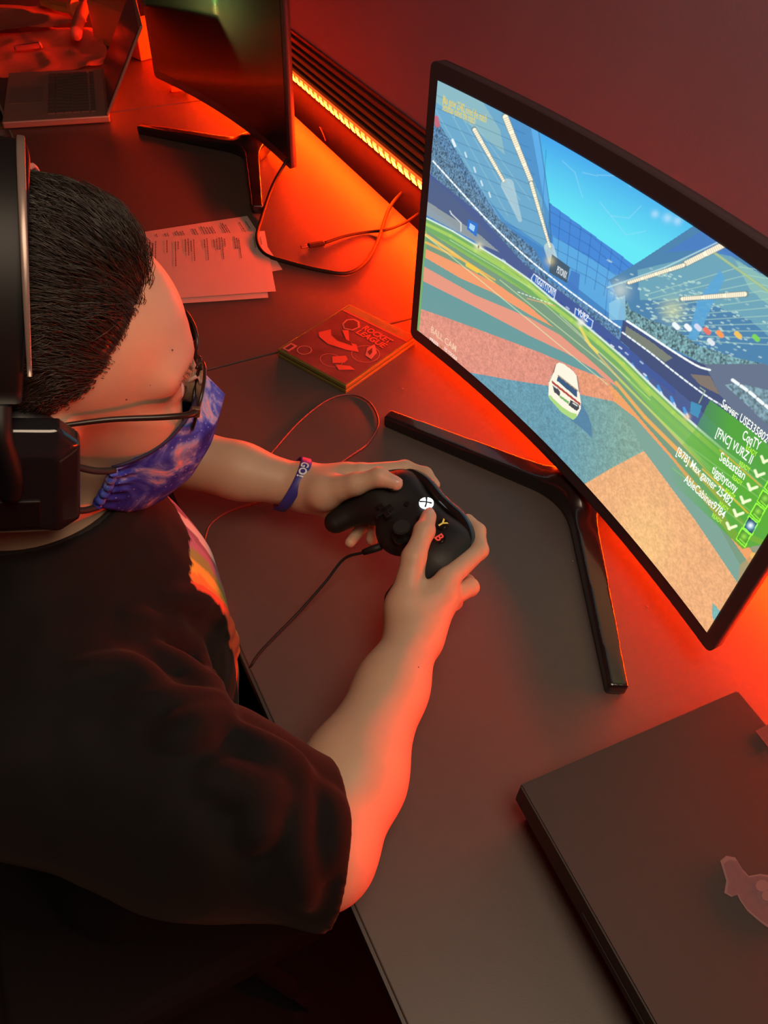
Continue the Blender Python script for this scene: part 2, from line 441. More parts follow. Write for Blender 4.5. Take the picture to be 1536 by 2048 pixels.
mon1 = curved_monitor(MON1, MON1_YAW, (0.556, 0.486), math.radians(2.2), 'lit curved monitor showing a car game in a stadium')
mon2 = curved_monitor((0.527, 1.757), 0.171, (0.545, 1.655), math.radians(12.6), 'dark curved monitor that is switched off, on the second desk')
def screen_panel(root, nu, nv, name='screen'):
    u = np.linspace(-0.5, 0.5, nu); v = np.linspace(-0.5, 0.5, nv); U, Vv = np.meshgrid(u, v, indexing='ij')
    P = scr_local(U, Vv, 0.0007).reshape(-1, 3)
    i, j = np.meshgrid(np.arange(nu - 1), np.arange(nv - 1), indexing='ij'); a = (i * nv + j).ravel()
    return U.ravel(), Vv.ravel(), P, np.stack([a, a + 1, a + nv + 1, a + nv], 1)
U_, V_, P_, F_ = screen_panel(mon2, 40, 4)
link('screen', from_arrays('screen', P_, F_), M_dark, mon2, True)

# ------------------------------------------------------------------ games console
M_con = mat('console_matt_black', (0.030, 0.022, 0.020), 0.6, noise=0.1, nscale=700, bump=0.15, bscale=2500)
M_con2 = mat('console_base_black', (0.018, 0.014, 0.014), 0.6)
ca = np.array([0.254, 0.183]); cb = np.array([0.505, 0.168]); ex = (cb - ca) / np.linalg.norm(cb - ca); ey = np.array([ex[1], -ex[0]])
Rc = np.array([[ex[0], -ey[0], 0], [ex[1], -ey[1], 0], [0, 0, 1]])
cc = ca + ex * 0.122 + ey * 0.150
con = empty('games_console', (cc[0], cc[1], 0), Rc, 'matt black games console lying flat at the desk corner', 'console')
prism('upper_body', [(-0.122, -0.150), (0.122, -0.150), (0.122, 0.150), (-0.122, 0.150)], 0.030, 0.060, M_con, con, bevel=0.0015)
bm = bmesh.new()
for z, e in ((0.030, 0.0), (0.0, -0.012)):
    pass
lo = [bm.verts.new((x * (0.110), y * 0.138, 0.0)) for x, y in ((-1, -1), (1, -1), (1, 1), (-1, 1))]
hi = [bm.verts.new((x * (0.121), y * 0.149, 0.0305)) for x, y in ((-1, -1), (1, -1), (1, 1), (-1, 1))]
bm.faces.new(lo[::-1]); bm.faces.new(hi)
for i in range(4): bm.faces.new((lo[i], lo[(i + 1) % 4], hi[(i + 1) % 4], hi[i]))
link('lower_body', bm_mesh('lower_body', bm), M_con2, con)
box('disc_slot', (-0.1222, -0.02, 0.040), (0.001, 0.13, 0.003), M_con2, con)
M_stk = mat('sticker_pink', (0.17, 0.075, 0.085), 0.55, noise=0.25, nscale=160)
M_stk2 = mat('sticker_pale_pink', (0.25, 0.12, 0.125), 0.55)
def console_xy(px):
    P = onz(np.array(px, float), 0.0602); q = P[..., :2] - cc
    return np.stack([q @ ex, q @ -ey], -1)
def flat_poly(name, pts2, z, m, parent, th=0.0004):
    return prism(name, [tuple(p) for p in pts2], z, z + th, m, parent)
stk = console_xy([(1440, 1722), (1452, 1712), (1470, 1715), (1484, 1738), (1497, 1752), (1520, 1748), (1548, 1752), (1580, 1775), (1592, 1815), (1570, 1858), (1548, 1862), (1530, 1852), (1512, 1838), (1494, 1822), (1480, 1802), (1474, 1790), (1462, 1794), (1448, 1786), (1452, 1762), (1446, 1742)])
s1 = empty('sticker', (*cc, 0.0602), Rc, 'pink cut-out sticker near the front right of the console top', 'sticker', 'stickers on the console')
flat_poly('backing', stk, 0, M_stk2, s1)
ctr = stk.mean(0)
flat_poly('print', ctr + (stk - ctr) * 0.88, 0.0003, M_stk, s1, 0.0002)
for px, r in (((1524, 1772), 0.006), ((1534, 1792), 0.005)):
    c0 = console_xy(px); flat_poly('print', [c0 + r * np.array([math.cos(t), 0.7 * math.sin(t)]) for t in np.linspace(0, 6.1, 14)], 0.0005, M_stk2, s1, 0.0002)
s2 = empty('sticker', (*cc, 0.0602), Rc, 'small red rectangular sticker at the back edge of the console', 'sticker', 'stickers on the console')
flat_poly('backing', console_xy([(1510, 1462), (1536, 1449), (1566, 1482), (1540, 1500)]), 0, mat('sticker_red', (0.22, 0.06, 0.05), 0.5, noise=0.3, nscale=300), s2)

# ------------------------------------------------------------------ game case
M_case = mat('case_yellow_green_plastic', (0.13, 0.135, 0.03), 0.25, coat=0.3)
M_cover = mat('cover_dark_red_print', (0.13, 0.045, 0.042), 0.3, noise=0.6, nscale=38, coat=0.5)
M_gold = mat('cover_header_olive', (0.22, 0.18, 0.05), 0.3)
M_cred = mat('cover_bright_red', (0.42, 0.085, 0.055), 0.35)
M_cpale = mat('cover_pale_red', (0.36, 0.15, 0.12), 0.35)
M_cdark = mat('cover_dark', (0.06, 0.022, 0.022), 0.35)
k4 = np.array([[0.322, 0.934], [0.483, 1.004], [0.522, 0.872], [0.378, 0.804]])
eh = (k4[1] - k4[0]) + (k4[2] - k4[3]); eh /= np.linalg.norm(eh); ew = np.array([eh[1], -eh[0]])
kc = k4.mean(0)
case = empty('game_case', (*kc, 0), np.array([[ew[0], eh[0], 0], [ew[1], eh[1], 0], [0, 0, 1]]), 'yellow-green plastic game case with a dark red cover on the desk', 'game case')
CW, CH, CT = 0.138, 0.170, 0.0145
bm = bmesh.new(); add_box(bm, (0, 0, 0.0030), (CW, CH, 0.0060), bevel=0.0012); link('bottom_shell', bm_mesh('s', bm), M_case, case)
bm = bmesh.new(); add_box(bm, (0, 0, CT - 0.0035), (CW, CH, 0.0070), bevel=0.0015); link('lid', bm_mesh('s', bm), M_case, case)
box('spine', (-CW / 2 + 0.004, 0, CT / 2), (0.006, CH - 0.004, CT - 0.004), M_case, case)
box('inner_tray', (0.001, 0, 0.0066), (CW - 0.006, CH - 0.006, 0.0022), M_cdark, case)
box('cover_sheet', (0.0005, -0.006, CT + 0.0001), (CW - 0.007, CH - 0.018, 0.0003), M_cover, case)
box('header_strip', (0.0005, CH / 2 - 0.0105, CT + 0.0001), (CW - 0.006, 0.016, 0.0004), M_gold, case)
box('header_line', (0.0005, CH / 2 - 0.0210, CT + 0.0003), (CW - 0.007, 0.0035, 0.0003), M_cred, case)
art = bmesh.new()
def case_text(name, s, x, y, w_, h_, m, ang=0.0, bold=0.02):
    V, F = text_arrays(s, width=w_, height=h_, bold=bold); c, n = math.cos(ang), math.sin(ang)
    P = np.stack([x + V[:, 0] * c - V[:, 1] * n, y + V[:, 0] * n + V[:, 1] * c, np.full(len(V), CT + 0.0006)], 1)
    link(name, from_arrays(name, P, F), m, case)
case_text('lettering', 'XBOX ONE', -0.018, CH / 2 - 0.0140, 0.060, 0.0075, mat('cover_olive_dark', (0.20, 0.14, 0.04), 0.4))
case_text('lettering', 'ROCKET', -0.008, 0.043, 0.058, 0.012, M_cred, -0.06, 0.03)
case_text('lettering', 'LEAGUE', -0.008, 0.028, 0.058, 0.012, M_cred, -0.06, 0.03)
def case_poly(pts, m, z=0.0004): prism('cover_art', [(a * CW / 2, b * CH / 2) for a, b in pts], CT + z, CT + z + 0.0002, m, case)
def ringpoly(name, cx, cy, rx, ry, wd, m, z=0.0005, n=28):
    V, F = [], []
    for i in range(n):
        t = 2 * math.pi * i / n
        for k in (1.0, 1.0 - wd / rx): V.append((cx + rx * k * math.cos(t), cy + ry * k * math.sin(t), CT + z))
    for i in range(n): a = 2 * i; b = 2 * ((i + 1) % n); F.append((a, b, b + 1, a + 1))
    link(name, from_arrays(name, V, F), m, case)
case_poly([(-0.62, 0.55), (-0.5, 0.66), (-0.34, 0.66), (-0.18, 0.52), (-0.22, 0.34), (-0.42, 0.28), (-0.58, 0.38)], M_cpale)
case_poly([(-0.57, 0.54), (-0.48, 0.62), (-0.36, 0.62), (-0.22, 0.50), (-0.26, 0.37), (-0.42, 0.32), (-0.54, 0.40)], M_cdark, 0.0006)
case_poly([(-0.75, -0.12), (-0.62, 0.10), (-0.50, 0.00), (-0.15, -0.05), (0.20, 0.05), (0.42, -0.10), (0.15, -0.20), (-0.30, -0.28), (-0.62, -0.22)], M_cred)
case_poly([(-0.48, -0.02), (-0.30, 0.06), (0.02, 0.04), (0.16, -0.02), (-0.2, -0.08)], M_cdark, 0.0006)
case_poly([(-0.4, 0.22), (-0.30, 0.30), (-0.02, 0.06), (-0.06, 0.02)], M_cred, 0.0005)
case_poly([(0.1, -0.52), (0.3, -0.34), (0.42, -0.40), (0.44, -0.52), (0.26, -0.66)], M_cred)
case_poly([(0.34, -0.66), (0.52, -0.74), (0.78, -0.55), (0.62, -0.52)], M_cred)
case_poly([(0.5, 0.28), (0.74, 0.10), (0.80, -0.12), (0.62, -0.10), (0.46, 0.10)], M_cpale)
case_poly([(0.55, 0.16), (0.66, 0.05), (0.68, -0.04), (0.56, 0.02)], M_cdark, 0.0006)
ringpoly('cover_art', -0.036, -0.060, 0.0115, 0.0115, 0.0014, M_cpale)
ringpoly('cover_art', 0.012, -0.052, 0.019, 0.015, 0.0010, M_cpale)
ringpoly('cover_art', 0.040, -0.005, 0.022, 0.022, 0.0010, M_cpale)
case_poly([(-0.93, -0.93), (-0.74, -0.93), (-0.74, -0.70), (-0.93, -0.70)], M_cpale)
case_poly([(-0.88, -0.89), (-0.79, -0.89), (-0.79, -0.74), (-0.88, -0.74)], M_cdark, 0.0006)

# ------------------------------------------------------------------ printed sheets
M_paper = mat('paper_white', (0.46, 0.40, 0.37), 0.7, noise=0.03, nscale=20)
M_ink = mat('printer_ink', (0.10, 0.06, 0.06), 0.8)
def sheet(pb, pt, z, label, text=True, rnd=1):
    b = onz(np.array(pb, float))[:2]; t = onz(np.array(pt, float))[:2]; e1 = (t - b) / np.linalg.norm(t - b); e2 = np.array([-e1[1], e1[0]])
    if e2[0] > 0: e2 = -e2
    root = empty('paper_sheet', (*b, z), np.array([[e1[0], e2[0], 0], [e1[1], e2[1], 0], [0, 0, 1]]) if np.cross(e1, e2) > 0 else np.array([[e2[0], e1[0], 0], [e2[1], e1[1], 0], [0, 0, 1]]), label, 'paper', 'printed sheets behind the head')
    flip = np.cross(e1, e2) <= 0
    X = np.linspace(0, 0.279 if flip else 0.216, 12); Y = np.linspace(0, 0.216 if flip else 0.279, 12)
    G = np.stack(np.meshgrid(X, Y, indexing='ij'), -1)
    Z = 0.0004 + 0.0005 * (vnoise(G, 14, rnd) + 1) * 0.5
    top = np.concatenate([G, Z[..., None]], -1).reshape(-1, 3); bot = top - [0, 0, 0.0003]
    F = []
    for i in range(11):
        for j in range(11):
            a = i * 12 + j; F.append((a, a + 12, a + 13, a + 1)); F.append((144 + a, 144 + a + 1, 144 + a + 13, 144 + a + 12))
    link('sheet', from_arrays('sheet', np.concatenate([top, bot]), F), M_paper, root, True)
    if text:
        rr = random.Random(rnd); bm = bmesh.new()
        y = 0.018
        rows = [0.010, 0.022, 0.050, 0.054, 0.058, 0.076, 0.081, 0.086, 0.091, 0.096, 0.108, 0.113, 0.132, 0.137, 0.142, 0.147, 0.160, 0.165, 0.18, 0.2, 0.205, 0.21]
        for r0 in rows:
            ln = rr.choice([0.02, 0.03, 0.055, 0.075, 0.04, 0.09]); x0 = 0.216 - 0.022 - ln
            x = x0
            while x < x0 + ln:
                wl = rr.uniform(0.003, 0.009)
                add_box(bm, (x + wl / 2, r0, 0.00125) if not flip else (r0, x + wl / 2, 0.00125), (wl, 0.0016, 0.0001) if not flip else (0.0016, wl, 0.0001)); x += wl + 0.0018
        pr = link('printed_lines', bm_mesh('printed_lines', bm), M_ink, root); pr['kind'] = 'stuff'
    return root
sheet((565, 540), (493, 430), 0.0000, 'white printed sheet at the back of the paper pile, turned askew', True, 3)
sheet((537, 597), (516, 470), 0.0012, 'white printed sheet peeking out below the top sheet', False, 5)
sheet((552, 586), (529, 462), 0.0024, 'white printed sheet lying topmost of the paper pile', True, 8)

# ------------------------------------------------------------------ laptop on the far desk
M_alu = mat('laptop_grey_metal', (0.34, 0.26, 0.22), 0.4, metal=0.35, noise=0.05, nscale=300)
M_key = mat('laptop_key_grey', (0.13, 0.10, 0.09), 0.5)
M_pad = mat('laptop_trackpad', (0.20, 0.165, 0.14), 0.35)
la = np.array([0.303, 1.936]); lb = np.array([0.367, 2.263]); e_w = (lb - la) / np.linalg.norm(lb - la); e_d = np.array([-e_w[1], e_w[0]])   # e_d points to the user (-X)
LW, LD, LT = 0.330, 0.232, 0.015
lc = (la + lb) / 2 + e_d * LD / 2
# local x = towards the hinge (+X world), y = along the hinge
Rl = np.array([[-e_d[0], e_w[0], 0], [-e_d[1], e_w[1], 0], [0, 0, 1]])
lap = empty('laptop', (*lc, 0), Rl, 'open grey laptop with dark keys on the far desk', 'laptop')
box('base', (0, 0, LT / 2 + 0.002), (LD, LW, LT), M_alu, lap, bevel=0.003)
box('trackpad', (-0.068, 0.0, LT + 0.0022), (0.074, 0.108, 0.0006), M_pad, lap)
bm = bmesh.new()
rows = [(0.083, 0.010, 14), (0.064, 0.0165, 14), (0.0455, 0.0165, 14), (0.027, 0.0165, 13), (0.0085, 0.0165, 12), (-0.010, 0.0165, 8)]
for x, dp, n in rows:
    span = 0.272; wk = span / n
    if n == 8: ws = [wk * .6] * 3 + [wk * 3.2] + [wk * .6] * 2 + [wk * .7] * 2; sc_ = span / sum(ws); ws = [q * sc_ for q in ws]
    else: ws = [wk] * n
    y = span / 2
    for q in ws: add_box(bm, (x, y - q / 2, LT + 0.0034), (dp, q - 0.0028, 0.0026)); y -= q
kb = link('keyboard', bm_mesh('keyboard', bm), M_key, lap); kb['kind'] = 'stuff'
lid_a = math.radians(122)
hx = LD / 2 - 0.004; dx_, dz_ = math.cos(math.pi - lid_a), math.sin(lid_a)
Rlid = np.array([[dx_, 0, -dz_], [0, 1, 0], [dz_, 0, dx_]])
box('lid', (hx + dx_ * 0.104, 0, LT + 0.002 + dz_ * 0.104), (0.206, LW, 0.006), M_alu, lap, rot=Rlid, bevel=0.002)
nrm = np.array([-dz_, 0, dx_])
box('screen', tuple(np.array([hx + dx_ * 0.106, 0, LT + 0.002 + dz_ * 0.106]) + nrm * 0.0034), (0.184, LW - 0.02, 0.0008), M_dark, lap, rot=Rlid)

# ------------------------------------------------------------------ far desk clutter
M_red = mat('red_craft_paper', (0.58, 0.16, 0.10), 0.75, noise=0.12, nscale=14)
def crumpled(name, corners, z, amp, seed, m, n=34, label=None, cat='paper', scale=7):
    c = np.array(corners, float); s = np.linspace(0, 1, n); S, T = np.meshgrid(s, s, indexing='ij')
    P = (1 - S)[..., None] * (1 - T)[..., None] * c[0] + S[..., None] * (1 - T)[..., None] * c[1] + S[..., None] * T[..., None] * c[2] + (1 - S)[..., None] * T[..., None] * c[3]
    edge = 0.006 * vnoise(np.stack([S * 9, T * 9], -1), 1, seed + 3)
    P = P + edge[..., None]
    r = 1 - np.abs(vnoise(P, scale, seed)); Z = z + amp * (r ** 3 + 0.5 * (1 - np.abs(vnoise(P, scale * 2.3, seed + 1))) ** 2 * 0.6)
    V = np.concatenate([P, Z[..., None]], -1).reshape(-1, 3); N = n * n; V = np.concatenate([V, V - [0, 0, 0.0008]]); F = []
    for i in range(n - 1):
        for j in range(n - 1):
            a = i * n + j; F.append((a, a + n, a + n + 1, a + 1)); F.append((N + a, N + a + 1, N + a + n + 1, N + a + n))
    o = link(name, from_arrays(name, V, F), m, None, True)
    if label: tag(o, label, cat)
    return o
crumpled('craft_paper', [(0.095, 2.325), (0.402, 2.325), (0.430, 2.63), (0.10, 2.70)], 0.001, 0.016, 4, M_red, label='wrinkled red craft paper lying just behind the laptop', scale=6)
crumpled('craft_paper', [(0.10, 2.60), (0.40, 2.60), (0.415, 2.82), (0.12, 2.86)], 0.016, 0.018, 9, mat('red_paper_two', (0.50, 0.15, 0.10), 0.75, noise=0.15, nscale=18), label='wrinkled red craft paper at the far end, overlapping the first sheet', scale=6)
P0 = onz(np.array([(85, 12), (158, 28)], float), 0.05)
def stick(name, a, b, z, wd, th, m, label, cat, cap=None):
    a = np.asarray(a, float); b = np.asarray(b, float); d = b - a; L = np.linalg.norm(d[:2]); e = d[:2] / L
    R = np.array([[e[0], -e[1], 0], [e[1], e[0], 0], [0, 0, 1]])
    root = empty(name, (*a[:2], z), R, label, cat)
    prism('blade', [(0, -wd * .2), (L * .45, -wd / 2), (L * .9, -wd / 2), (L * .9, wd / 2), (L * .45, wd / 2), (0, wd * .3)], 0, th, m, root, bevel=th * .2)
    cylinder('end_cap', (L * 0.93, 0, th / 2 + .001), (1, 0.0, 0.25), wd * 0.55, wd * .3, cap or m, root, 18)
    return root
M_or = mat('orange_plastic', (0.75, 0.26, 0.05), 0.4); M_or2 = mat('orange_red_plastic', (0.85, 0.20, 0.07), 0.4)
stick('paper_cutter', P0[0], P0[1], 0.052, 0.045, 0.014, M_or, 'orange paper cutter with round cap lying on the red paper', 'cutter', M_or2)
P1 = onz(np.array([(30, 103), (86, 95)], float), 0.018)
stick('marker_pen', P1[0], P1[1], 0.019, 0.016, 0.012, mat('marker_dark_red', (0.36, 0.07, 0.05), 0.4), 'dark red marker pen lying across the red paper', 'pen', M_or2)
# rolled red strip of paper standing by the dark bag
V0 = onz(np.array([(152, 70), (160, 45), (176, 12)], float), 0.05); V0[:, 2] = (0.052, 0.058, 0.064)
tag(tube('paper_roll', catmull(V0, 6), 0.016, M_red, None, 14), 'red rolled strip of paper standing beside the dark bag', 'paper roll')
# orange carton at the very top of the picture
M_carton = mat('orange_carton', (0.72, 0.20, 0.07), 0.6, noise=0.06, nscale=30)
cb4 = onz(np.array([(172, 0), (268, 38), (290, 14)], float), 0.10)
e1 = cb4[1] - cb4[0]; L1 = np.linalg.norm(e1[:2]); e1 = e1[:2] / L1; e2_ = np.array([-e1[1], e1[0]]);
if e2_[0] < 0: e2_ = -e2_
Rk = np.array([[e1[0], e2_[0], 0], [e1[1], e2_[1], 0], [0, 0, 1]])
kx = empty('carton', (*cb4[0][:2], 0), Rk, 'orange cardboard carton standing at the far end of the desks', 'carton')
sy = 1 if np.cross(e1, e2_) > 0 else -1
if sy < 0: kx.matrix_world = Matrix([[e1[0], -e2_[0], 0, cb4[0][0]], [e1[1], -e2_[1], 0, cb4[0][1]], [0, 0, 1, 0], [0, 0, 0, 1]])
box('body', (L1 / 2, sy * 0.07, 0.05), (L1, 0.14, 0.098), M_carton, kx, bevel=0.002)
box('lid_flap', (L1 / 2, sy * 0.034, 0.1005), (L1 - 0.004, 0.066, 0.003), M_carton, kx)
box('lid_flap', (L1 / 2, sy * 0.106, 0.1005), (L1 - 0.004, 0.066, 0.003), M_carton, kx)
box('gap_shadow_line', (L1 / 2, sy * 0.07, 0.0992), (L1 - 0.01, 0.006, 0.0012), M_cdark, kx)
# tiny stick lying under the dark monitor
us_ = empty('usb_stick', (*onz(np.array((352, 182.)))[:2], 0), label='small orange memory stick under the dark monitor', cat='usb stick')
box('body', (0, 0, 0.005), (0.028, 0.014, 0.010), M_or2, us_, bevel=0.002); box('plug', (0.022, 0, 0.005), (0.016, 0.011, 0.005), M_con2, us_)

# white cloth with a yellow end on a stool in front of the far desk
M_cloth = mat('white_ribbed_cloth', (0.62, 0.58, 0.60), 0.85, noise=0.15, nscale=90, bump=0.8, bscale=160)
M_yel = mat('yellow_fabric', (0.62, 0.42, 0.10), 0.8, noise=0.15, nscale=60)
stc = atd(np.array((22.0, 300.0)), 2.2); stc = np.array([stc[0], stc[1], stc[2]])
stool = empty('stool', (stc[0] - 0.06, stc[1], -0.75), label='low dark stool standing in front of the far desk', cat='stool')
hz = stc[2] + 0.75 - 0.06
cylinder('seat', (0, 0, hz - 0.02), (0, 0, 1), 0.15, 0.04, M_leg, stool, 28, bevel=0.006)
for a in range(4):
    t = math.pi / 4 + a * math.pi / 2
    tube('leg', [(0.10 * math.cos(t), 0.10 * math.sin(t), hz - 0.03), (0.15 * math.cos(t), 0.15 * math.sin(t), 0.0)], 0.013, M_leg, stool, 8)
fc = Field(stc - [0.18, 0.14, 0.075], stc + [0.12, 0.16, 0.13], 0.005)
zc = stc[2] - 0.058
fc.apply(lambda P: d_rbox(P - np.array([stc[0] - 0.04, stc[1], stc[2] - 0.01], np.float32), (0.075, 0.085, 0.048), 0.03), stc - [0.12, 0.1, 0.06], stc + [0.04, 0.1, 0.05], 0.01)
fc.apply(lambda P: 0.004 * np.sin(P[..., 1] * 420 + 20 * P[..., 2]) + 0.006 * vnoise(P, 22, 6), stc - [0.2, 0.2, 0.1], stc + [0.2, 0.2, 0.2], 0.01, 'disp')
cl = empty('folded_cloth', tuple(stc - [0.04, 0, 0.058]), label='white ribbed cloth with a yellow end, folded on the stool', cat='cloth')
o = link('cloth', fc.mesh('cloth')[0], M_cloth, cl); o.location = -Vector(tuple(stc - [0.04, 0, 0.058]))
fy = Field(stc - [0.15, 0.02, 0.06], stc + [0.09, 0.16, 0.10], 0.005)
fy.ell(stc + [-0.03, 0.075, 0.025], (0.055, 0.04, 0.035), 0.01); fy.apply(lambda P: 0.005 * vnoise(P, 30, 8), stc - [0.2, 0.2, 0.1], stc + [0.2, 0.2, 0.2], 0.01, 'disp')
o = link('yellow_end', fy.mesh('yel')[0], M_yel, cl); o.location = -Vector(tuple(stc - [0.04, 0, 0.058]))

# ------------------------------------------------------------------ cables
M_cab = mat('cable_black', (0.014, 0.011, 0.011), 0.55, spec=0.3)
def pxpath(pts): return np.array([onz(np.array(p[:2], float), p[2]) for p in pts])
tag(tube('power_cable', catmull(pxpath([(588, 292, .075), (575, 318, .060), (545, 372, .025), (522, 440, .004), (514, 478, .0035), (530, 508, .0035), (575, 524, .0035), (640, 540, .0035), (695, 546, .004), (733, 522, .004), (757, 478, .006), (778, 418, .012), (806, 384, .02), (845, 358, .035), (895, 330, .05)]), 8), 0.0035, M_cab, None, 10), 'black cable hanging from the dark monitor and looping across the desk', 'cable')
uc = empty('usb_cable', tuple(onz(np.array((645., 487.)))), label='black USB cable with its bare plug lying on the desk', cat='cable')
ub = np.array(uc.location)
tube('cord', catmull(pxpath([(648, 486, .0045), (690, 472, .004), (735, 464, .0035), (770, 460, .0085), (800, 450, .008), (825, 436, .006), (862, 408, .012)]) - ub, 8), 0.0028, M_cab, uc, 10)
pa, pb_ = onz(np.array((602., 494.)), .0045) - ub, onz(np.array((648., 486.)), .0045) - ub
d_ = (pb_ - pa) / np.linalg.norm(pb_ - pa); Ru = np.array([[d_[0], -d_[1], 0], [d_[1], d_[0], 0], [0, 0, 1]])
box('plug_grip', tuple(pa + (pb_ - pa) * 0.66), (0.032, 0.0105, 0.0075), M_cab, uc, rot=Ru, bevel=0.002)
box('plug_metal', tuple(pa + (pb_ - pa) * 0.14), (0.013, 0.0085, 0.0035), mat('plug_steel', (0.4, 0.3, 0.28), 0.3, metal=0.9), uc, rot=Ru, bevel=0.0008)
tag(tube('thin_cable', catmull(pxpath([(500, 955, .003), (545, 903, .003), (600, 842, .002), (655, 800, .002), (702, 789, .002), (740, 806, .002), (757, 845, .003), (738, 884, .006), (700, 912, .008), (650, 945, .006), (585, 985, .003), (520, 1003, .002), (455, 1024, .002), (420, 1050, .003), (408, 1085, .006)]), 8), 0.0014, mat('thin_cable_brown', (0.10, 0.05, 0.045), 0.35), None, 8), 'thin cable looping across the desk behind the forearm', 'cable')
tag(tube('led_lead', catmull(pxpath([(566, 172, .02), (582, 193, .004), (608, 222, .002), (634, 246, .002), (645, 266, .003), (651, 282, -.01)]), 6), 0.0014, mat('lead_red', (0.30, 0.06, 0.03), 0.4), None, 6), 'thin red lead running along the desk edge below the LED tape', 'cable')
# unseen lit tower, added so that the dark monitor mirrors coloured lights
td = np.array([0.59, -0.807]); Rt = np.array([[td[0], -td[1], 0], [td[1], td[0], 0], [0, 0, 1]])
tw = empty('reflection_tower', (-1.02, 3.87, -0.75), Rt, 'added black tower out of view whose coloured lights show in the dark monitor', 'computer')
box('case', (-0.20, 0, 0.26), (0.40, 0.21, 0.50), M_con, tw, bevel=0.006)
for k, (z, c) in enumerate(((0.405, (0.25, 1.0, 0.12)), (0.365, (0.95, 0.70, 0.05)), (0.335, (1.0, 0.32, 0.04)))):
    cylinder('reflection_light', (0.002, 0.0, z), (1, 0, 0), 0.022, 0.006, mat('reflection_glow_%d' % k, (0.1, 0.1, 0.1), 0.4, emit=c, estr=16.0), tw, 28)
for k in range(16):
    z = 0.27 + k * 0.0145; c = (0.9 - 0.04 * k, 0.8, 0.25 + 0.01 * k)
    box('led', (0.008, 0.0, z), (0.004, 0.004, 0.008), mat('tower_led_%d' % k, (0.1, 0.1, 0.1), 0.4, emit=c, estr=130.0), tw)
# tiny crumbs on the desk
for px in ((1295, 1213), (805, 778), (1146, 1122)):
    c0 = onz(np.array(px, float), 0.0008)
    bm = bmesh.new(); bmesh.ops.create_icosphere(bm, subdivisions=1, radius=0.0011)
    for v in bm.verts: v.co = Vector((v.co.x * 1.3, v.co.y, v.co.z * 0.7)) * random.uniform(0.8, 1.2)
    o = link('crumb', bm_mesh('crumb', bm), M_stk2); o.location = c0
    tag(o, 'tiny pale crumb on the desk ' + {1295: 'below the lit monitor', 805: 'in front of the game case', 1146: 'between controller and monitor foot'}[px[0]], 'crumb', 'crumbs on the desk')

# ------------------------------------------------------------------ game controller (frame: right, up, out of the face)
CR = np.array([[0.08228719, 0.97176555, -0.22113464], [-0.99593221, 0.08835537, 0.01767356], [0.03671299, 0.2187808, 0.97508313]])
CT_ = np.array([0.28925503, 0.4676064, 0.09977998])
def c2w(p): return CT_ + np.asarray(p, float) @ CR.T
M_ctl = mat('controller_matt_black', (0.011, 0.009, 0.009), 0.5, spec=0.35, bump=0.1, bscale=3000)
M_ctlg = mat('controller_gloss_black', (0.012, 0.010, 0.010), 0.15, coat=0.6)
M_stickm = mat('thumbstick_rubber', (0.014, 0.012, 0.012), 0.6)
ctl = empty('game_controller', tuple(CT_), CR, 'black game controller with a glowing round button held in both hands', 'controller')
f = Field((-0.090, -0.078, -0.050), (0.090, 0.058, 0.026), 0.0014)
f.apply(lambda P: d_rbox(P - np.array([0, 0.012, -0.010], np.float32), (0.062, 0.031, 0.0165), 0.014), (-0.07, -0.03, -0.03), (0.07, 0.05, 0.01), 0.004)
for s in (1, -1):
    f.apply(lambda P: d_ell((P - np.array([s * 0.047, 0.012, -0.010], np.float32)), np.array([0.034, 0.036, 0.0195], np.float32)), (s * .047 - .034, -.03, -.03), (s * .047 + .034, .05, .01), 0.012)
    S = np.array([1, 1, 1.15], np.float32)
    a, b = np.array([s * 0.056, -0.004, -0.012], np.float32), np.array([s * 0.064, -0.055, -0.020], np.float32)
    f.apply(lambda P: d_cone(P * S, a * S, b * S, 0.0215, 0.0135), np.minimum(a, b) - .025, np.maximum(a, b) + .025, 0.022)
f.ell((0, -0.024, -0.014), (0.020, 0.010, 0.012), 0.014)
link('shell', f.mesh('shell')[0], M_ctl, ctl)
# glossy top strip with the bumpers
bp = catmull([(-0.070, 0.024, -0.012), (-0.058, 0.040, -0.008), (-0.034, 0.0475, -0.006), (0, 0.0455, -0.005), (0.034, 0.0475, -0.006), (0.058, 0.040, -0.008), (0.070, 0.024, -0.012)], 8)
tube('bumper_strip', bp + np.array([0, 0.0025, 0.0015]), 0.0070, M_ctlg, ctl, 12)
for s in (1, -1):
    tube('trigger', catmull([(s * 0.060, 0.040, -0.016), (s * 0.050, 0.050, -0.020), (s * 0.038, 0.054, -0.026)], 5), 0.0095, M_ctlg, ctl, 12)
FZ = 0.0078
g = cylinder('guide_button', (0, 0.029, FZ + 0.0002), (0, 0.12, 1), 0.0078, 0.003, mat('guide_glow', (0.9, 0.95, 1.0), 0.3, emit=(0.85, 0.95, 1.0), estr=1.6), ctl, 32, bevel=0.0005)
for sx in (1, -1):
    prm = [(-0.0068, -0.0035), (-0.0045, -0.0052), (0.0002, 0.0002), (0.0049, 0.0058), (0.0062, 0.0046), (0.0010, -0.0004), (-0.0040, -0.0062)]
    pts = catmull([(sx * -0.0052, -0.0050, 0), (sx * -0.0015, -0.0008, 0), (sx * 0.0015, 0.0016, 0), (sx * 0.0052, 0.0040, 0)], 5)
    V, F = tube_arrays(pts * np.array([1, 1, 1]) + np.array([0, 0.029, FZ + 0.0020]), np.interp(np.linspace(0, 1, len(pts)), [0, .5, 1], [0.0012, 0.0007, 0.0012]), 5)
    link('guide_mark', from_arrays('guide_mark', V, F), M_ctlg, g)
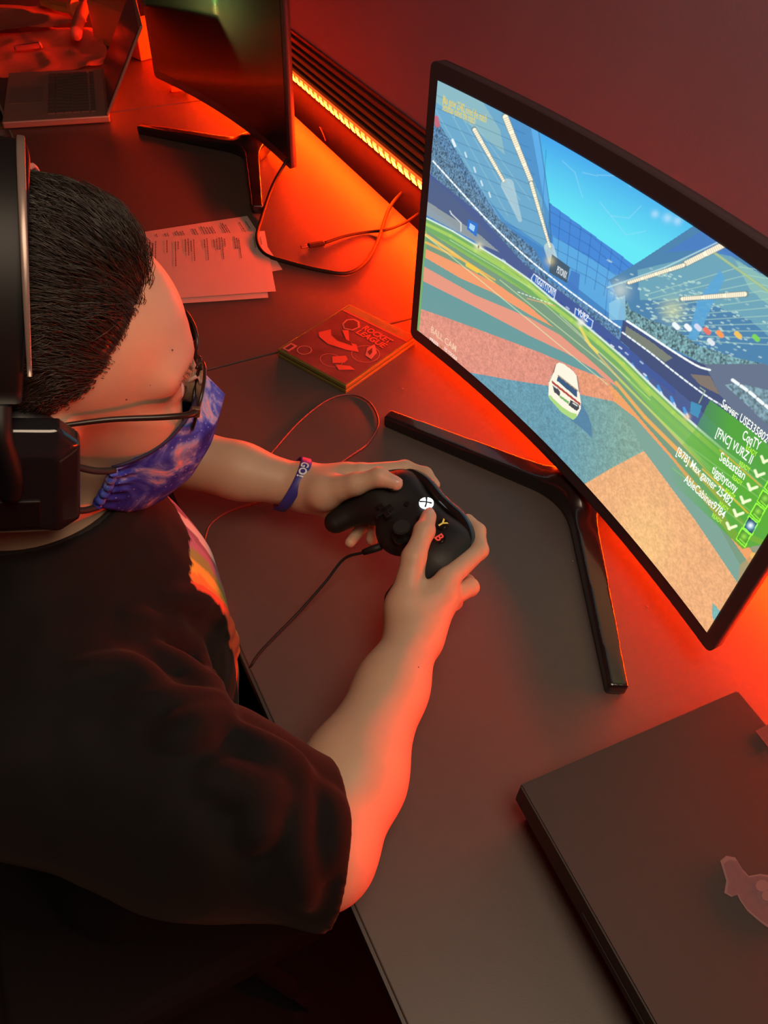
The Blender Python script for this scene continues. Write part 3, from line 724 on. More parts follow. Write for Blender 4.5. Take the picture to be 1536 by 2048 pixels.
def thumbstick(x, y):
    r = cylinder('thumbstick', (x, y, FZ + 0.006), (0, 0, 1), 0.0062, 0.013, M_stickm, ctl, 24)
    cylinder('stick_cap', (x, y, FZ + 0.0125), (0, 0, 1), 0.0092, 0.0036, M_stickm, r, 32, bevel=0.001)
    cylinder('stick_socket', (x, y, FZ + 0.0002), (0, 0, 1), 0.0125, 0.002, M_ctlg, r, 32)
thumbstick(-0.038, 0.012); thumbstick(0.019, -0.013)
dp = box('direction_pad', (-0.019, -0.013, FZ + 0.002), (0.021, 0.0065, 0.004), M_ctlg, ctl, bevel=0.0008)
box('pad_arm', (-0.019, -0.013, FZ + 0.002), (0.0065, 0.021, 0.004), M_ctlg, dp, bevel=0.0008)
for (dx, dy, ch, col) in ((0, 0.0125, 'Y', (0.75, 0.55, 0.10)), (0.0130, 0, 'B', (0.75, 0.08, 0.06)), (0, -0.0125, 'A', (0.25, 0.55, 0.10)), (-0.0125, 0, 'X', (0.10, 0.22, 0.65))):
    bt = cylinder('face_button', (0.038 + dx, 0.012 + dy, FZ + 0.0040), (0, 0, 1), 0.0062, 0.007, M_ctlg, ctl, 28, bevel=0.001)
    V, F = text_arrays(ch, height=0.0088, bold=0.03); V[:, 0] -= V[:, 0].max() / 2; V[:, 1] -= 0.0044
    P = np.stack([V[:, 0] + 0.038 + dx, V[:, 1] + 0.012 + dy, np.full(len(V), FZ + 0.0077)], 1)
    link('button_letter', from_arrays('button_letter', P, F), mat('letter_' + ch, col, 0.4, emit=col, estr=0.25), bt)
for x in (-0.0125, 0.0125): cylinder('menu_button', (x, 0.012, FZ + 0.0005), (0, 0, 1), 0.0030, 0.002, M_ctlg, ctl, 18)

# ------------------------------------------------------------------ person
HR = np.array([[0.9605, 0.1661, 0.2234], [-0.1487, 0.9845, -0.0924], [-0.2353, 0.0556, 0.9703]])
HR, _ = np.linalg.qr(HR); HR *= np.sign(np.diag(HR))[None, :]
HP = np.array([-0.0012, 0.5167, 0.3409])
def h2w(p): return HP + np.asarray(p, float) @ HR.T
SKIN = (0.55, 0.35, 0.24)
M_skin = mat('skin', SKIN, 0.48, noise=0.06, nscale=45, bump=0.12, bscale=700, spec=0.35, sss=0.12)
M_nail = mat('nail', (0.60, 0.36, 0.29), 0.3)
person = empty('person', (-0.10, 0.51, -0.75), label='seated person in a black T-shirt, glasses and face mask playing a game', cat='person')
PO = np.array([-0.10, 0.51, -0.75])
def plink(name, me, m, smooth=None):
    o = link(name, me, m, person, smooth); o.location = tuple(-PO); return o
NECK = np.array([-0.040, 0.510, 0.205])
SHR, ELR = np.array([-0.100, 0.335, 0.160]), atd(np.array((640.0, 1700.0)), 0.592)
SHL, ELL = np.array([-0.125, 0.685, 0.165]), np.array([0.012, 0.738, 0.112])
WR, WL = c2w((0.112, -0.066, -0.018)), c2w((-0.128, -0.064, -0.010))
B = Field((-0.25, 0.10, -0.12), (0.395, 0.80, 0.50), 0.0021)
# head, in head frame (front, left, up) from the point between the ears
def HE(c, r, k=0.012, mode='add'): B.ell(h2w(c), r, k, HR, mode)
def HC(a, b, ra, rb, k=0.012, mode='add'): B.cone(h2w(a), h2w(b), ra, rb, k, mode)
HE((-0.010, 0, 0.050), (0.095, 0.073, 0.083))
HE((0.030, 0, 0.045), (0.060, 0.060, 0.060), 0.03)
HE((0.040, 0, -0.022), (0.052, 0.058, 0.076), 0.03)
HE((0.038, 0, -0.062), (0.050, 0.047, 0.042), 0.025)
HC((0.078, -0.010, -0.086), (0.078, 0.010, -0.086), 0.014, 0.014, 0.02)
for s in (1, -1):
    HE((0.061, s * 0.036, -0.010), (0.028, 0.026, 0.030), 0.02)
    HC((0.084, s * 0.014, 0.043), (0.072, s * 0.046, 0.043), 0.009, 0.009, 0.02)
    HE((0.000, s * 0.072, 0.000), (0.016, 0.010, 0.030), 0.008)
HC((0.088, 0, 0.030), (0.108, 0, -0.004), 0.0075, 0.0115, 0.014)
for s in (1, -1):
    HE((0.101, s * 0.031, 0.025), (0.015, 0.018, 0.009), 0.012, 'cut')
    HE((0.078, s * 0.031, 0.0225), (0.0125, 0.0145, 0.0115), 0.004)
HC((-0.030, 0, -0.02), (-0.036, 0, -0.060), 0.055, 0.052, 0.03)
# neck, shoulders, chest (under the shirt)
B.cone(h2w((-0.026, 0, -0.05)), NECK, 0.053, 0.056, 0.03)
B.cone(NECK, (-0.06, 0.51, 0.10), 0.062, 0.09, 0.03)
B.cone((-0.075, 0.37, 0.145), (-0.075, 0.65, 0.145), 0.055, 0.055, 0.05)
B.ell((-0.05, 0.51, 0.02), (0.095, 0.145, 0.16), 0.04)
# arms
B.cone(SHR, ELR, 0.052, 0.041, 0.03); B.chain([ELR, ELR + (WR - ELR) * 0.30, ELR + (WR - ELR) * 0.72, WR], [0.041, 0.0425, 0.031, 0.0265], 0.02)
B.cone(SHL, ELL, 0.050, 0.040, 0.03); B.chain([ELL, ELL + (WL - ELL) * 0.30, ELL + (WL - ELL) * 0.72, WL], [0.040, 0.041, 0.030, 0.0255], 0.02)
HANDS = {
 1: dict(W=(0.112, -0.066, -0.018), T=[(0.086, -0.056, -0.004), (0.058, -0.024, 0.0195), (0.0405, 0.0015, 0.0245), (0.0235, 0.0175, 0.0180)],
         K=[(0.0885, -0.006, 0.0005), (0.0990, -0.020, -0.013), (0.0990, -0.034, -0.027), (0.0950, -0.048, -0.037)],
         F=[[(0.0740, 0.0430, -0.010), (0.0520, 0.0570, -0.0115), (0.0340, 0.0570, -0.0110)],
            [(0.0945, 0.0140, -0.027), (0.0790, 0.0200, -0.0430), (0.0570, 0.0110, -0.0430)],
            [(0.0880, -0.0040, -0.046), (0.0700, 0.0000, -0.0550), (0.0530, -0.0060, -0.0490)],
            [(0.0900, -0.0180, -0.055), (0.0690, -0.0190, -0.0600), (0.0530, -0.0230, -0.0540)]]),
 -1: dict(W=(-0.128, -0.064, -0.010), T=[(-0.092, -0.050, 0.002), (-0.064, -0.020, 0.0190), (-0.0500, 0.0035, 0.0255), (-0.0350, 0.0140, 0.0205)],
         K=[(-0.0885, -0.002, 0.0020), (-0.0990, -0.016, -0.011), (-0.0990, -0.031, -0.026), (-0.0940, -0.046, -0.036)],
         F=[[(-0.0690, 0.0440, -0.007), (-0.0490, 0.0580, -0.0105), (-0.0300, 0.0570, -0.0110)],
            [(-0.0920, 0.0180, -0.028), (-0.0720, 0.0200, -0.0430), (-0.0450, 0.0060, -0.0430)],
            [(-0.0910, -0.0010, -0.047), (-0.0680, -0.0060, -0.0540), (-0.0330, -0.0310, -0.0420)],
            [(-0.0860, -0.0200, -0.056), (-0.0670, -0.0270, -0.0570), (-0.0440, -0.0530, -0.0400)]]),
}
nails = []
for s, H in HANDS.items():
    w_ = c2w(H['W']); K = [c2w(k) for k in H['K']]; T = [c2w(t) for t in H['T']]
    rk = [0.0115, 0.0115, 0.0110, 0.0100]
    for k, r in zip(K, rk): B.cone(w_ + (k - w_) * 0.12, k, 0.0195, r, 0.016)
    for i in range(3): B.cone(K[i] * 0.5 + w_ * 0.5, K[i + 1], 0.014, 0.0115, 0.012)
    B.cone(w_ + (T[0] - w_) * 0.3, T[0], 0.021, 0.0195, 0.016)
    B.cone(T[0], K[0] * 0.75 + w_ * 0.25, 0.015, 0.011, 0.016)
    B.chain(T, [0.0185, 0.0118, 0.0098, 0.0082], 0.006)
    B.cone(T[2], T[2] * 0.98 + T[3] * 0.02, 0.0103, 0.0103, 0.003)
    for k, fg, r in zip(K, H['F'], [(0.0112, 0.0090, 0.0080, 0.0070), (0.0112, 0.0092, 0.0082, 0.0072), (0.0105, 0.0088, 0.0078, 0.0068), (0.0095, 0.0078, 0.0070, 0.0062)]):
        pts = [k] + [c2w(p) for p in fg]; B.chain(pts, r, 0.0045)
    nails.append((T[2], T[3], CR[:, 2] * 0.9 + CR[:, 0] * s * 0.15, 0.0082, 0.0064))
body_me, body_V = B.mesh('body')
plink('body', body_me, M_skin)
for a, b, up, r, wd in nails:
    d = (b - a) / np.linalg.norm(b - a); up = up - d * (up @ d); up /= np.linalg.norm(up); sd = np.cross(d, up)
    V, F = [], []; n, m_ = 9, 9
    for i in range(n):
        for j in range(m_):
            x = -1 + 2 * i / (n - 1); y = -1 + 2 * j / (m_ - 1); e = math.sqrt(max(0, 1 - 0.35 * x * x)) if x > 0 else 1
            V.append(b + d * (0.0005 + 0.0062 * x) + sd * (wd * 0.85 * y * e) + up * (r * math.sqrt(max(0.05, 1.09 - 0.60 * y * y - (0.35 * x * x if x > 0 else 0)))))
    for i in range(n - 1):
        for j in range(m_ - 1): q = i * m_ + j; F.append((q, q + m_, q + m_ + 1, q + 1))
    plink('thumbnail', from_arrays('thumbnail', V, F), M_nail, True)
M_mole = mat('mole_brown', (0.10, 0.045, 0.03), 0.6)
for mp, mr in (((836, 1335), 0.0011), ((252, 798), 0.0010), ((300, 770), 0.0007), ((345, 700), 0.0006)):
    hp = B.hit(mp)
    if hp is None: continue
    bm = bmesh.new(); bmesh.ops.create_icosphere(bm, subdivisions=2, radius=mr); o = plink('mole', bm_mesh('mole', bm, True), M_mole); o.location = tuple(hp - PO)
# eyes
M_eye = mat('eye_white', (0.75, 0.70, 0.66), 0.15); M_iris = mat('iris_brown', (0.10, 0.055, 0.03), 0.1)
for s in (1, -1):
    bm = bmesh.new(); bmesh.ops.create_uvsphere(bm, u_segments=24, v_segments=16, radius=0.0116); me = bm_mesh('eyeball', bm, True)
    o = plink('eyeball', me, M_eye); o.location = tuple(h2w((0.0800, s * 0.031, 0.0215)) - PO)
    cylinder('iris', tuple(HR @ np.array([0.0112, 0, -0.003])), tuple(HR @ np.array([0.97, 0, -0.25])), 0.0055, 0.0012, M_iris, o, 20)
    bm = bmesh.new(); V, F = [], []
    for i in range(22):
        t = -1 + 2 * i / 21; p0 = h2w((0.0905 - 0.004 * t * t, s * 0.031 + 0.013 * t, 0.0245 + 0.003 * (1 - t * t))); p1 = h2w((0.0960 - 0.004 * t * t, s * 0.031 + 0.0155 * t, 0.0250)); p2 = h2w((0.0980 - 0.004 * t * t, s * 0.031 + 0.016 * t, 0.0275))
        v, f_ = tube_arrays(np.array([p0, p1, p2]), [0.00016, 0.00014, 0.00005], 4); F += [tuple(q + len(V) for q in ff) for ff in f_]; V += v.tolist()
    e = plink('eyelashes', from_arrays('eyelashes', V, F), mat('lash_brown', (0.03, 0.018, 0.012), 0.6)); e['kind'] = 'stuff'
    V, F = [], []
    for i in range(70):
        t = RNG.uniform(-1, 1); p0 = np.array([0.0925 - 0.012 * max(0, t * s * s) ** 2 - 0.006 * t * t, s * (0.033 + 0.017 * t), 0.0425 + 0.002 * (1 - t * t) + RNG.uniform(-.0025, .0025)])
        p1 = p0 + np.array([0.0015, s * 0.0055, 0.0012 * RNG.uniform(-1, 1)]); v, f_ = tube_arrays(h2w(np.array([p0, (p0 + p1) / 2 + [0.001, 0, 0], p1])), [0.00018, 0.00018, 0.00006], 3); F += [tuple(q + len(V) for q in ff) for ff in f_]; V += v.tolist()
    e = plink('eyebrow', from_arrays('eyebrow', V, F), mat('brow_brown', (0.14, 0.085, 0.055), 0.6)); e['kind'] = 'stuff'

# ---- T-shirt
S = Field((-0.30, 0.07, -0.42), (0.17, 0.93, 0.30), 0.0036)
S.ell((-0.038, 0.505, 0.05), (0.128, 0.172, 0.185), 0.02)
S.ell((-0.055, 0.51, -0.18), (0.128, 0.175, 0.22), 0.10)
S.cone((-0.080, 0.365, 0.150), (-0.080, 0.655, 0.150), 0.066, 0.066, 0.06)
S.cone((-0.055, 0.51, 0.12), (-0.041, 0.513, 0.225), 0.115, 0.076, 0.05)
cuR = atd(np.array((652.0, 1690.0)), 0.585); cuL = np.array([-0.020, 0.728, 0.118])
S.chain([(-0.095, 0.340, 0.150), SHR * 0.45 + cuR * 0.55, cuR + (cuR - SHR) * 0.22], [0.078, 0.068, 0.056], 0.045)
S.chain([(-0.115, 0.675, 0.150), (-0.07, 0.712, 0.130), cuL + (cuL - np.array([-0.07, 0.712, 0.130])) * 0.6], [0.075, 0.066, 0.058], 0.04)
# folds: soft ridges laid over the surface along the creases seen in the photograph
folds = [([(255, 1238), (330, 1262), (392, 1322), (440, 1400)], .008), ([(300, 1298), (385, 1368), (452, 1440)], .009), ([(255, 1405), (340, 1418), (425, 1405)], .008),
         ([(330, 1478), (395, 1462), (450, 1430)], .008), ([(470, 1462), (545, 1520), (605, 1560)], .010), ([(596, 1560), (588, 1650), (598, 1740), (612, 1795)], .009),
         ([(528, 1600), (516, 1640), (518, 1670)], .008), ([(640, 1590), (665, 1650), (655, 1730)], .007), ([(330, 1200), (420, 1215), (470, 1300)], .007), ([(150, 1340), (250, 1350), (330, 1400)], .009), ([(420, 1560), (500, 1580), (560, 1600)], .009)]
ridges = []
for pts, r in folds:
    P = [S.hit(p) for p in pts]; P = [p for p in P if p is not None]
    if len(P) >= 2: ridges.append((catmull(P, 4), r))
for P, r in ridges:
    n = len(P)
    for i in range(n - 1):
        t0, t1 = i / (n - 1), (i + 1) / (n - 1); rr = lambda t: r * (0.35 + 0.65 * math.sin(math.pi * min(1, max(0, t))) )
        vd = (CAM_C - P[i]); vd = vd / np.linalg.norm(vd)
        S.cone(P[i] - vd * (rr(t0) * .35), P[i + 1] - vd * (rr(t1) * .35), rr(t0), rr(t1), 0.014)
S.apply(lambda P: 0.0028 * vnoise(P * np.array([1.0, 1.0, 0.6]), 17, 3) + 0.0012 * vnoise(P, 45, 5), S.lo, S.lo + S.h * S.n, 0.01, 'disp', 0)
# openings: neck, cuffs, hem
nrm_n = np.array([0.006, 0.155, 0.988], np.float32); nrm_n /= np.linalg.norm(nrm_n); c_n = np.array([-0.0414, 0.5142, 0.2390], np.float32)
S.apply(lambda P: -((P - c_n) @ nrm_n), (-0.18, 0.38, 0.18), (0.12, 0.64, 0.32), 0.004, 'cut', 0)
def neckhole(P): Q = P - c_n; t = Q @ nrm_n; q = Q - t[..., None] * nrm_n; return np.maximum(np.sqrt((q * q).sum(-1)) - 0.0700, np.abs(t) - 0.022)
S.apply(neckhole, (-0.14, 0.42, 0.17), (0.08, 0.60, 0.30), 0.004, 'cut')
def cuff(c, d, ri, rad):
    d = (d / np.linalg.norm(d)).astype(np.float32); c = np.asarray(c, np.float32)
    S.apply(lambda P: np.maximum(-((P - c) @ d), np.sqrt(((P - c) ** 2).sum(-1)) - 0.13), c - 0.13, c + 0.13, 0.004, 'cut')
    def hole(P): Q = P - c; t = Q @ d; q = Q - t[..., None] * d; return np.maximum(np.sqrt((q * q).sum(-1)) - ri, np.abs(t) - 0.018)
    S.apply(hole, c - 0.09, c + 0.09, 0.004, 'cut')
cuff(cuR, (ELR - SHR) * 0.75 / np.linalg.norm(ELR - SHR) + (WR - ELR) * 0.25 / np.linalg.norm(WR - ELR), 0.0485, 0.06)
cuff(cuL, (WL - ELL) * 0.5 + (ELL - SHL) * 0.5, 0.050, 0.06)
S.apply(lambda P: (P[..., 2] + 0.375), (-0.3, 0.1, -0.5), (0.17, 0.93, -0.36), 0.004, 'cut', 0)
shirt_me, sv = S.mesh('t_shirt')
# chest print: a bright rainbow panel on the black cloth
base = np.array([0.0050, 0.0038, 0.0040]); C = np.tile(base, (len(sv), 1)) * (1 + 0.25 * vnoise(sv, 60, 4))[:, None]
nx = np.zeros(len(sv)); 
yy = sv[:, 1] - 0.510; front = (sv[:, 0] > 0.0) & (np.abs(yy + 0.002 * vnoise(sv, 20, 9)) < 0.088) & (sv[:, 2] > -0.16) & (sv[:, 2] < 0.165)
t = (np.abs(yy) / 0.088 + 0.05 * vnoise(sv, 24, 7))
bands = np.array([(0.75, 0.72, 0.66), (0.30, 0.14, 0.22), (0.42, 0.20, 0.30), (0.28, 0.34, 0.10), (0.72, 0.52, 0.08), (0.75, 0.30, 0.06), (0.78, 0.12, 0.05)])
bi = np.clip((np.clip(t, 0, 0.999) * len(bands)).astype(int), 0, len(bands) - 1)
C[front] = bands[bi[front]]
tint(shirt_me, C)
M_shirt = attr_mat('black_cotton_with_print', rough=0.85, spec=0.2); q_ = M_shirt.node_tree.nodes['Principled BSDF']; q_.inputs['Sheen Weight'].default_value = 0.05; q_.inputs['Sheen Tint'].default_value = (0.9, 0.6, 0.5, 1)
plink('t_shirt', shirt_me, M_shirt)
# collar band
ang = np.linspace(0, 2 * np.pi, 49)[:-1]; e1 = np.cross([0, 1.0, 0], nrm_n); e1 /= np.linalg.norm(e1); e2 = np.cross(nrm_n, e1)
ringp = c_n + 0.0715 * (np.cos(ang)[:, None] * e1 + np.sin(ang)[:, None] * e2) - nrm_n * 0.005
V, F = tube_arrays(np.vstack([ringp, ringp[:2]]), 0.0052, 8); plink('collar', from_arrays('collar', V, F), mat('collar_black', (0.011, 0.009, 0.009), 0.85), True)
# ---- trousers and shoes (below the desk)
T_ = Field((-0.30, 0.28, -0.755), (0.36, 0.76, -0.25), 0.008)
for s in (1, -1):
    hip = np.array([-0.10, 0.51 + s * 0.075, -0.34]); kn = np.array([0.24, 0.51 + s * 0.10, -0.29]); an = np.array([0.20, 0.51 + s * 0.11, -0.69])
    T_.cone(hip, kn, 0.082, 0.062, 0.03); T_.cone(kn, an, 0.060, 0.046, 0.03)
T_.ell((-0.10, 0.51, -0.32), (0.11, 0.165, 0.10), 0.05)
T_.apply(lambda P: 0.005 * vnoise(P, 18, 3), T_.lo, T_.lo + T_.h * T_.n, 0.01, 'disp', 0)
plink('trousers', T_.mesh('trousers')[0], mat('dark_trousers', (0.006, 0.004, 0.005), 0.9, noise=0.2, nscale=80))
for s in (1, -1):
    f = Field((0.10, 0.51 + s * 0.11 - 0.06, -0.752), (0.36, 0.51 + s * 0.11 + 0.06, -0.64), 0.004); y = 0.51 + s * 0.11
    f.chain([(0.16, y, -0.705), (0.22, y, -0.705), (0.31, y, -0.715)], [0.040, 0.043, 0.036], 0.02)
    f.D = np.where((f.lo[2] + f.h * np.arange(f.n[2]))[None, None, :] < -0.7492, 0.02, f.D).astype(np.float32)
    plink('shoe', f.mesh('shoe')[0], mat('shoe_black', (0.015, 0.015, 0.016), 0.6))

# ---- hair
def scalp(d, extra=0.0):
    d = d / np.linalg.norm(d, axis=-1, keepdims=True); r = np.array([0.0955, 0.0735, 0.0835]) + extra
    return np.array([-0.010, 0, 0.050]) + d / np.sqrt(((d / r) ** 2).sum(-1, keepdims=True))
def hairmask(d):
    thr = np.interp(d[..., 0], [-1, -0.5, -0.1, 0.2, 0.45, 0.60, 0.72, 0.82, 1], [-0.75, -0.6, -0.36, -0.18, 0.02, 0.24, 0.46, 0.62, 3])
    return d[..., 2] - thr
n1, n2 = 150, 90
th = np.linspace(0, 2 * np.pi, n1, endpoint=False); ph = np.linspace(0.001, math.pi * 0.80, n2)
TH, PH = np.meshgrid(th, ph, indexing='ij'); D3 = np.stack([np.sin(PH) * np.cos(TH), np.sin(PH) * np.sin(TH), np.cos(PH)], -1)
mk = hairmask(D3); off = np.clip(mk * 0.030 - 0.0016, -0.004, 0.0080) + 0.0012 * vnoise(D3 * 1.0, 16, 2) * (mk > 0.12)
HV = scalp(D3) + D3 * off[..., None]
keep = mk > -0.06; F = []
idm = np.arange(n1 * n2).reshape(n1, n2)
for i in range(n1):
    k = (i + 1) % n1
    ok = keep[i, :-1] & keep[k, :-1] & keep[i, 1:] & keep[k, 1:]
    for j in np.nonzero(ok)[0]: F.append((idm[i, j], idm[i, j + 1], idm[k, j + 1], idm[k, j]))
def hair_mat():
    m = mat('hair_dark_brown', (0.027, 0.018, 0.013), 0.38, noise=0.5, nscale=60, spec=0.6)
    return m
M_hair = hair_mat()
cap = from_arrays('hair', h2w(HV.reshape(-1, 3)), F)
hair = plink('hair', cap, M_hair, True)
# strands combed forward from the crown and swept across the forehead
NS = 20000
d = RNG.normal(size=(NS * 4, 3)); d /= np.linalg.norm(d, axis=1)[:, None]; d = d[hairmask(d) + RNG.uniform(-0.07, 0.03, len(d)) + 0.05 * vnoise(d, 9, 31) > 0.0][:NS]; NS = len(d)
crown = np.array([-0.55, 0.05, 0.83]); crown /= np.linalg.norm(crown)
flow = np.tile(np.array([-1.0, 0.28, 0.0]), (NS, 1)); flow -= d * (flow * d).sum(1)[:, None]; flow[:, 2] -= 0.35 * (d[:, 0] < 0.2) * np.abs(d[:, 1])
wob = np.stack([vnoise(d, 5, 21), vnoise(d, 5, 22), vnoise(d, 5, 23)], 1) * 0.75 + RNG.normal(size=(NS, 3)) * 0.16
flow = flow / np.linalg.norm(flow, axis=1)[:, None] + wob; flow -= d * (flow * d).sum(1)[:, None]; flow /= np.linalg.norm(flow, axis=1)[:, None]
topness = np.clip((d[:, 2] - 0.1) / 0.7, 0, 1); Ls = (0.012 + 0.028 * topness) * np.clip(0.45 + hairmask(d) * 3.0, 0.45, 1.0) * RNG.uniform(0.7, 1.25, NS)
lift = (0.0035 + 0.0075 * topness) * RNG.uniform(0.5, 1.35, NS); front_ = np.clip((d[:, 0] - 0.35) / 0.4, 0, 1) * topness; lift += front_ * 0.006 * RNG.uniform(0, 1, NS)
root = scalp(d) + d * (np.clip(hairmask(d) * 0.026, -0.0005, 0.0065))[:, None]
pts = []
for k in range(5):
    s = k / 4; dd = d + flow * (Ls * s / 0.085)[:, None]; dd /= np.linalg.norm(dd, axis=1)[:, None]
    base_r = np.linalg.norm(root - np.array([-0.010, 0, 0.050]), axis=1)
    surf_ = scalp(dd); rs = np.linalg.norm(surf_ - np.array([-0.010, 0, 0.050]), axis=1); rr = rs + (base_r - np.linalg.norm(scalp(d) - np.array([-0.010, 0, 0.050]), axis=1)) + lift * math.sin(s * 2.2) * (1.0 - 0.25 * s)
    pts.append(np.array([-0.010, 0, 0.050]) + dd * rr[:, None])
pts = np.stack(pts, 1)                      # NS,5,3 head frame
T = np.gradient(pts, axis=1); T /= np.linalg.norm(T, axis=2, keepdims=True); side = np.cross(T, d[:, None]); side /= np.linalg.norm(side, axis=2, keepdims=True); nn = np.cross(side, T)
wd = np.array([0.00020, 0.00025, 0.00023, 0.00018, 0.00005])[None, :, None] * RNG.uniform(0.8, 1.4, (NS, 1, 1))
ringv = np.stack([pts + side * wd, pts - side * wd * 0.5 + nn * wd * 0.85, pts - side * wd * 0.5 - nn * wd * 0.85], 2)   # NS,5,3,3
V = h2w(ringv.reshape(-1, 3)); bi = (np.arange(NS) * 15)[:, None, None]; q = []
for k in range(4):
    for j in range(3):
        a = k * 3 + j; b = k * 3 + (j + 1) % 3; q.append(np.array([a, b, b + 3, a + 3]))
F = (bi + np.stack(q)[None]).reshape(-1, 4)
hs = link('hair_strands', from_arrays('hair_strands', V, F), M_hair, hair, True); hs['kind'] = 'stuff'

# ------------------------------------------------------------------ picture on the lit screen
NU, NV = 900, 506
U_, V_, P_, F_ = screen_panel(mon1, NU, NV)
cy_, sy_ = math.cos(MON1_YAW), math.sin(MON1_YAW)
def mon2w(P): P = np.asarray(P, float); return np.stack([MON1[0] + P[..., 0] * cy_ - P[..., 1] * sy_, MON1[1] + P[..., 0] * sy_ + P[..., 1] * cy_, P[..., 2]], -1)
SPX = proj(mon2w(P_))                       # where each point of the panel was seen: lets the picture be drawn from measured points
IMG = np.zeros((len(SPX), 3)); X_, Y_ = SPX[:, 0], SPX[:, 1]
def srgb(c): return np.array(lin(*c))
def inpoly(poly):
    p = np.asarray(poly, float); bx = (X_ >= p[:, 0].min()) & (X_ <= p[:, 0].max()) & (Y_ >= p[:, 1].min()) & (Y_ <= p[:, 1].max())
    idx = np.nonzero(bx)[0]; x, y = X_[idx], Y_[idx]; c = np.zeros(len(idx), bool)
    for (x0, y0), (x1, y1) in zip(p, np.roll(p, -1, 0)):
        if y0 == y1: continue
        k = ((y0 > y) != (y1 > y)) & (x < (x1 - x0) * (y - y0) / (y1 - y0) + x0); c ^= k
    return idx[c]
def fill(poly, col, a=1.0):
    i = inpoly(poly); IMG[i] = IMG[i] * (1 - a) + srgb(col) * a; return i
def segdist(p, q, idx=slice(None)):
    p = np.array(p, float); q = np.array(q, float); x = np.stack([X_[idx], Y_[idx]], 1) - p; d = q - p; t = np.clip(x @ d / (d @ d), 0, 1)
    return np.sqrt(((x - t[:, None] * d) ** 2).sum(1)), t
def line(pts, wd, col, a=1.0, w2=None, soft=0.8):
    n = len(pts) - 1
    for i in range(n):
        p, q = pts[i], pts[i + 1]; m_ = max(wd, w2 or 0) + 3
        idx = np.nonzero((X_ > min(p[0], q[0]) - m_) & (X_ < max(p[0], q[0]) + m_) & (Y_ > min(p[1], q[1]) - m_) & (Y_ < max(p[1], q[1]) + m_))[0]
        if not len(idx): continue
        dd, t = segdist(p, q, idx); ww = wd if w2 is None else wd + (w2 - wd) * ((i + t) / n)
        k = np.clip((ww / 2 + soft - dd) / (2 * soft), 0, 1) * a
        IMG[idx] = IMG[idx] * (1 - k[:, None]) + srgb(col) * k[:, None]
def dashes(pts, wd, col, on, off, a=1.0, shear=0):
    P = catmull([(p[0], p[1], 0) for p in pts], 40)[:, :2]; s = np.concatenate([[0], np.cumsum(np.linalg.norm(np.diff(P, axis=0), axis=1))]); t = 0
    while t < s[-1]:
        e = min(t + on, s[-1]); p = [np.interp(t, s, P[:, i]) for i in (0, 1)]; q = [np.interp(e, s, P[:, i]) for i in (0, 1)]
        line([p, q], wd, col, a, soft=0.6); t += on + off
def glow(c, r, col, a):
    d = np.hypot(X_ - c[0], Y_ - c[1]); k = np.exp(-(d / r) ** 2) * a; IMG[:] = IMG * (1 - k[:, None]) + srgb(col) * k[:, None]
def speck(idx, amp, scale, seed):
    IMG[idx] *= (1 + amp * vnoise(np.stack([U_[idx] * 1.777, V_[idx]], 1), scale, seed))[:, None]
# --- sky and glass stand
IMG[:] = srgb((62, 128, 190))
g = np.clip((Y_ - 240 - (X_ - 1080) * 0.45) / 170, 0, 1)[:, None]
sky = [(1075, 255), (1130, 230), (1420, 420), (1400, 462), (1268, 530), (1092, 405), (1082, 330)]
i = fill(sky, (62, 160, 232)); IMG[i] = srgb((52, 142, 226)) * (1 - g[i]) + srgb((96, 226, 240)) * g[i]
for c in [((1125, 322), (1150, 345)), ((1150, 345), (1165, 395)), ((1195, 350), (1243, 352)), ((1243, 352), (1262, 375)), ((1200, 405), (1222, 432)), ((1222, 432), (1258, 436)), ((1258, 436), (1282, 412)), ((1165, 345), (1195, 352)), ((1222, 432), (1252, 470)), ((1252, 470), (1292, 462))]:
    line(c, 1.6, (150, 215, 245), 0.5)
for c in [((1310, 428), 7), ((1335, 436), 9), ((1355, 442), 8)]: glow(c[0], c[1], (190, 225, 250), 0.6)
# left stand structure
fill([(860, 150), (1075, 255), (1085, 330), (1092, 405), (1268, 530), (1250, 600), (1100, 505), (980, 430), (855, 330)], (74, 142, 196))
fill([(870, 155), (1010, 225), (1040, 300), (1085, 400), (1098, 500), (1010, 440), (900, 300), (865, 240)], (104, 164, 198))
fill([(870, 150), (960, 195), (1000, 260), (1010, 310), (940, 250), (872, 205)], (138, 182, 190), 0.9)
fill([(1060, 245), (1078, 256), (1098, 405), (1100, 430), (1088, 400)], (88, 168, 226))
fill([(1098, 405), (1268, 530), (1252, 596), (1180, 545), (1105, 490)], (62, 132, 210))
fill([(1105, 470), (1250, 560), (1235, 640), (1110, 540)], (88, 168, 222), 0.85)
for a0, b0 in [((868, 215), (1000, 440)), ((890, 205), (1015, 430)), ((905, 200), (1030, 420)), ((920, 215), (1040, 400)), ((940, 235), (1060, 400)), ((870, 240), (985, 430))]: line([a0, b0], 2.0, (150, 195, 205), 0.45)
for t in np.linspace(0, 1, 9):
    line([(872 + 18 * t, 190 + 210 * t), (1050 + 50 * t, 268 + 215 * t)], 1.1, (34, 84, 130), 0.55)
for t in np.linspace(0, 1, 9):
    line([(1100 + 165 * t, 408 + 122 * t), (1095 + 150 * t, 520 + 95 * t)], 1.2, (26, 72, 138), 0.6)
for t in np.linspace(0.15, 1, 5):
    line([(1098, 405 + 110 * t), (1180, 455 + 100 * t), (1265, 530 + 78 * t)], 1.2, (26, 72, 138), 0.6)
line([(1076, 255), (1098, 400), (1103, 500)], 1.6, (24, 66, 120), 0.7); line([(1092, 300), (1085, 420), (1100, 480)], 1.3, (24, 66, 120), 0.5)
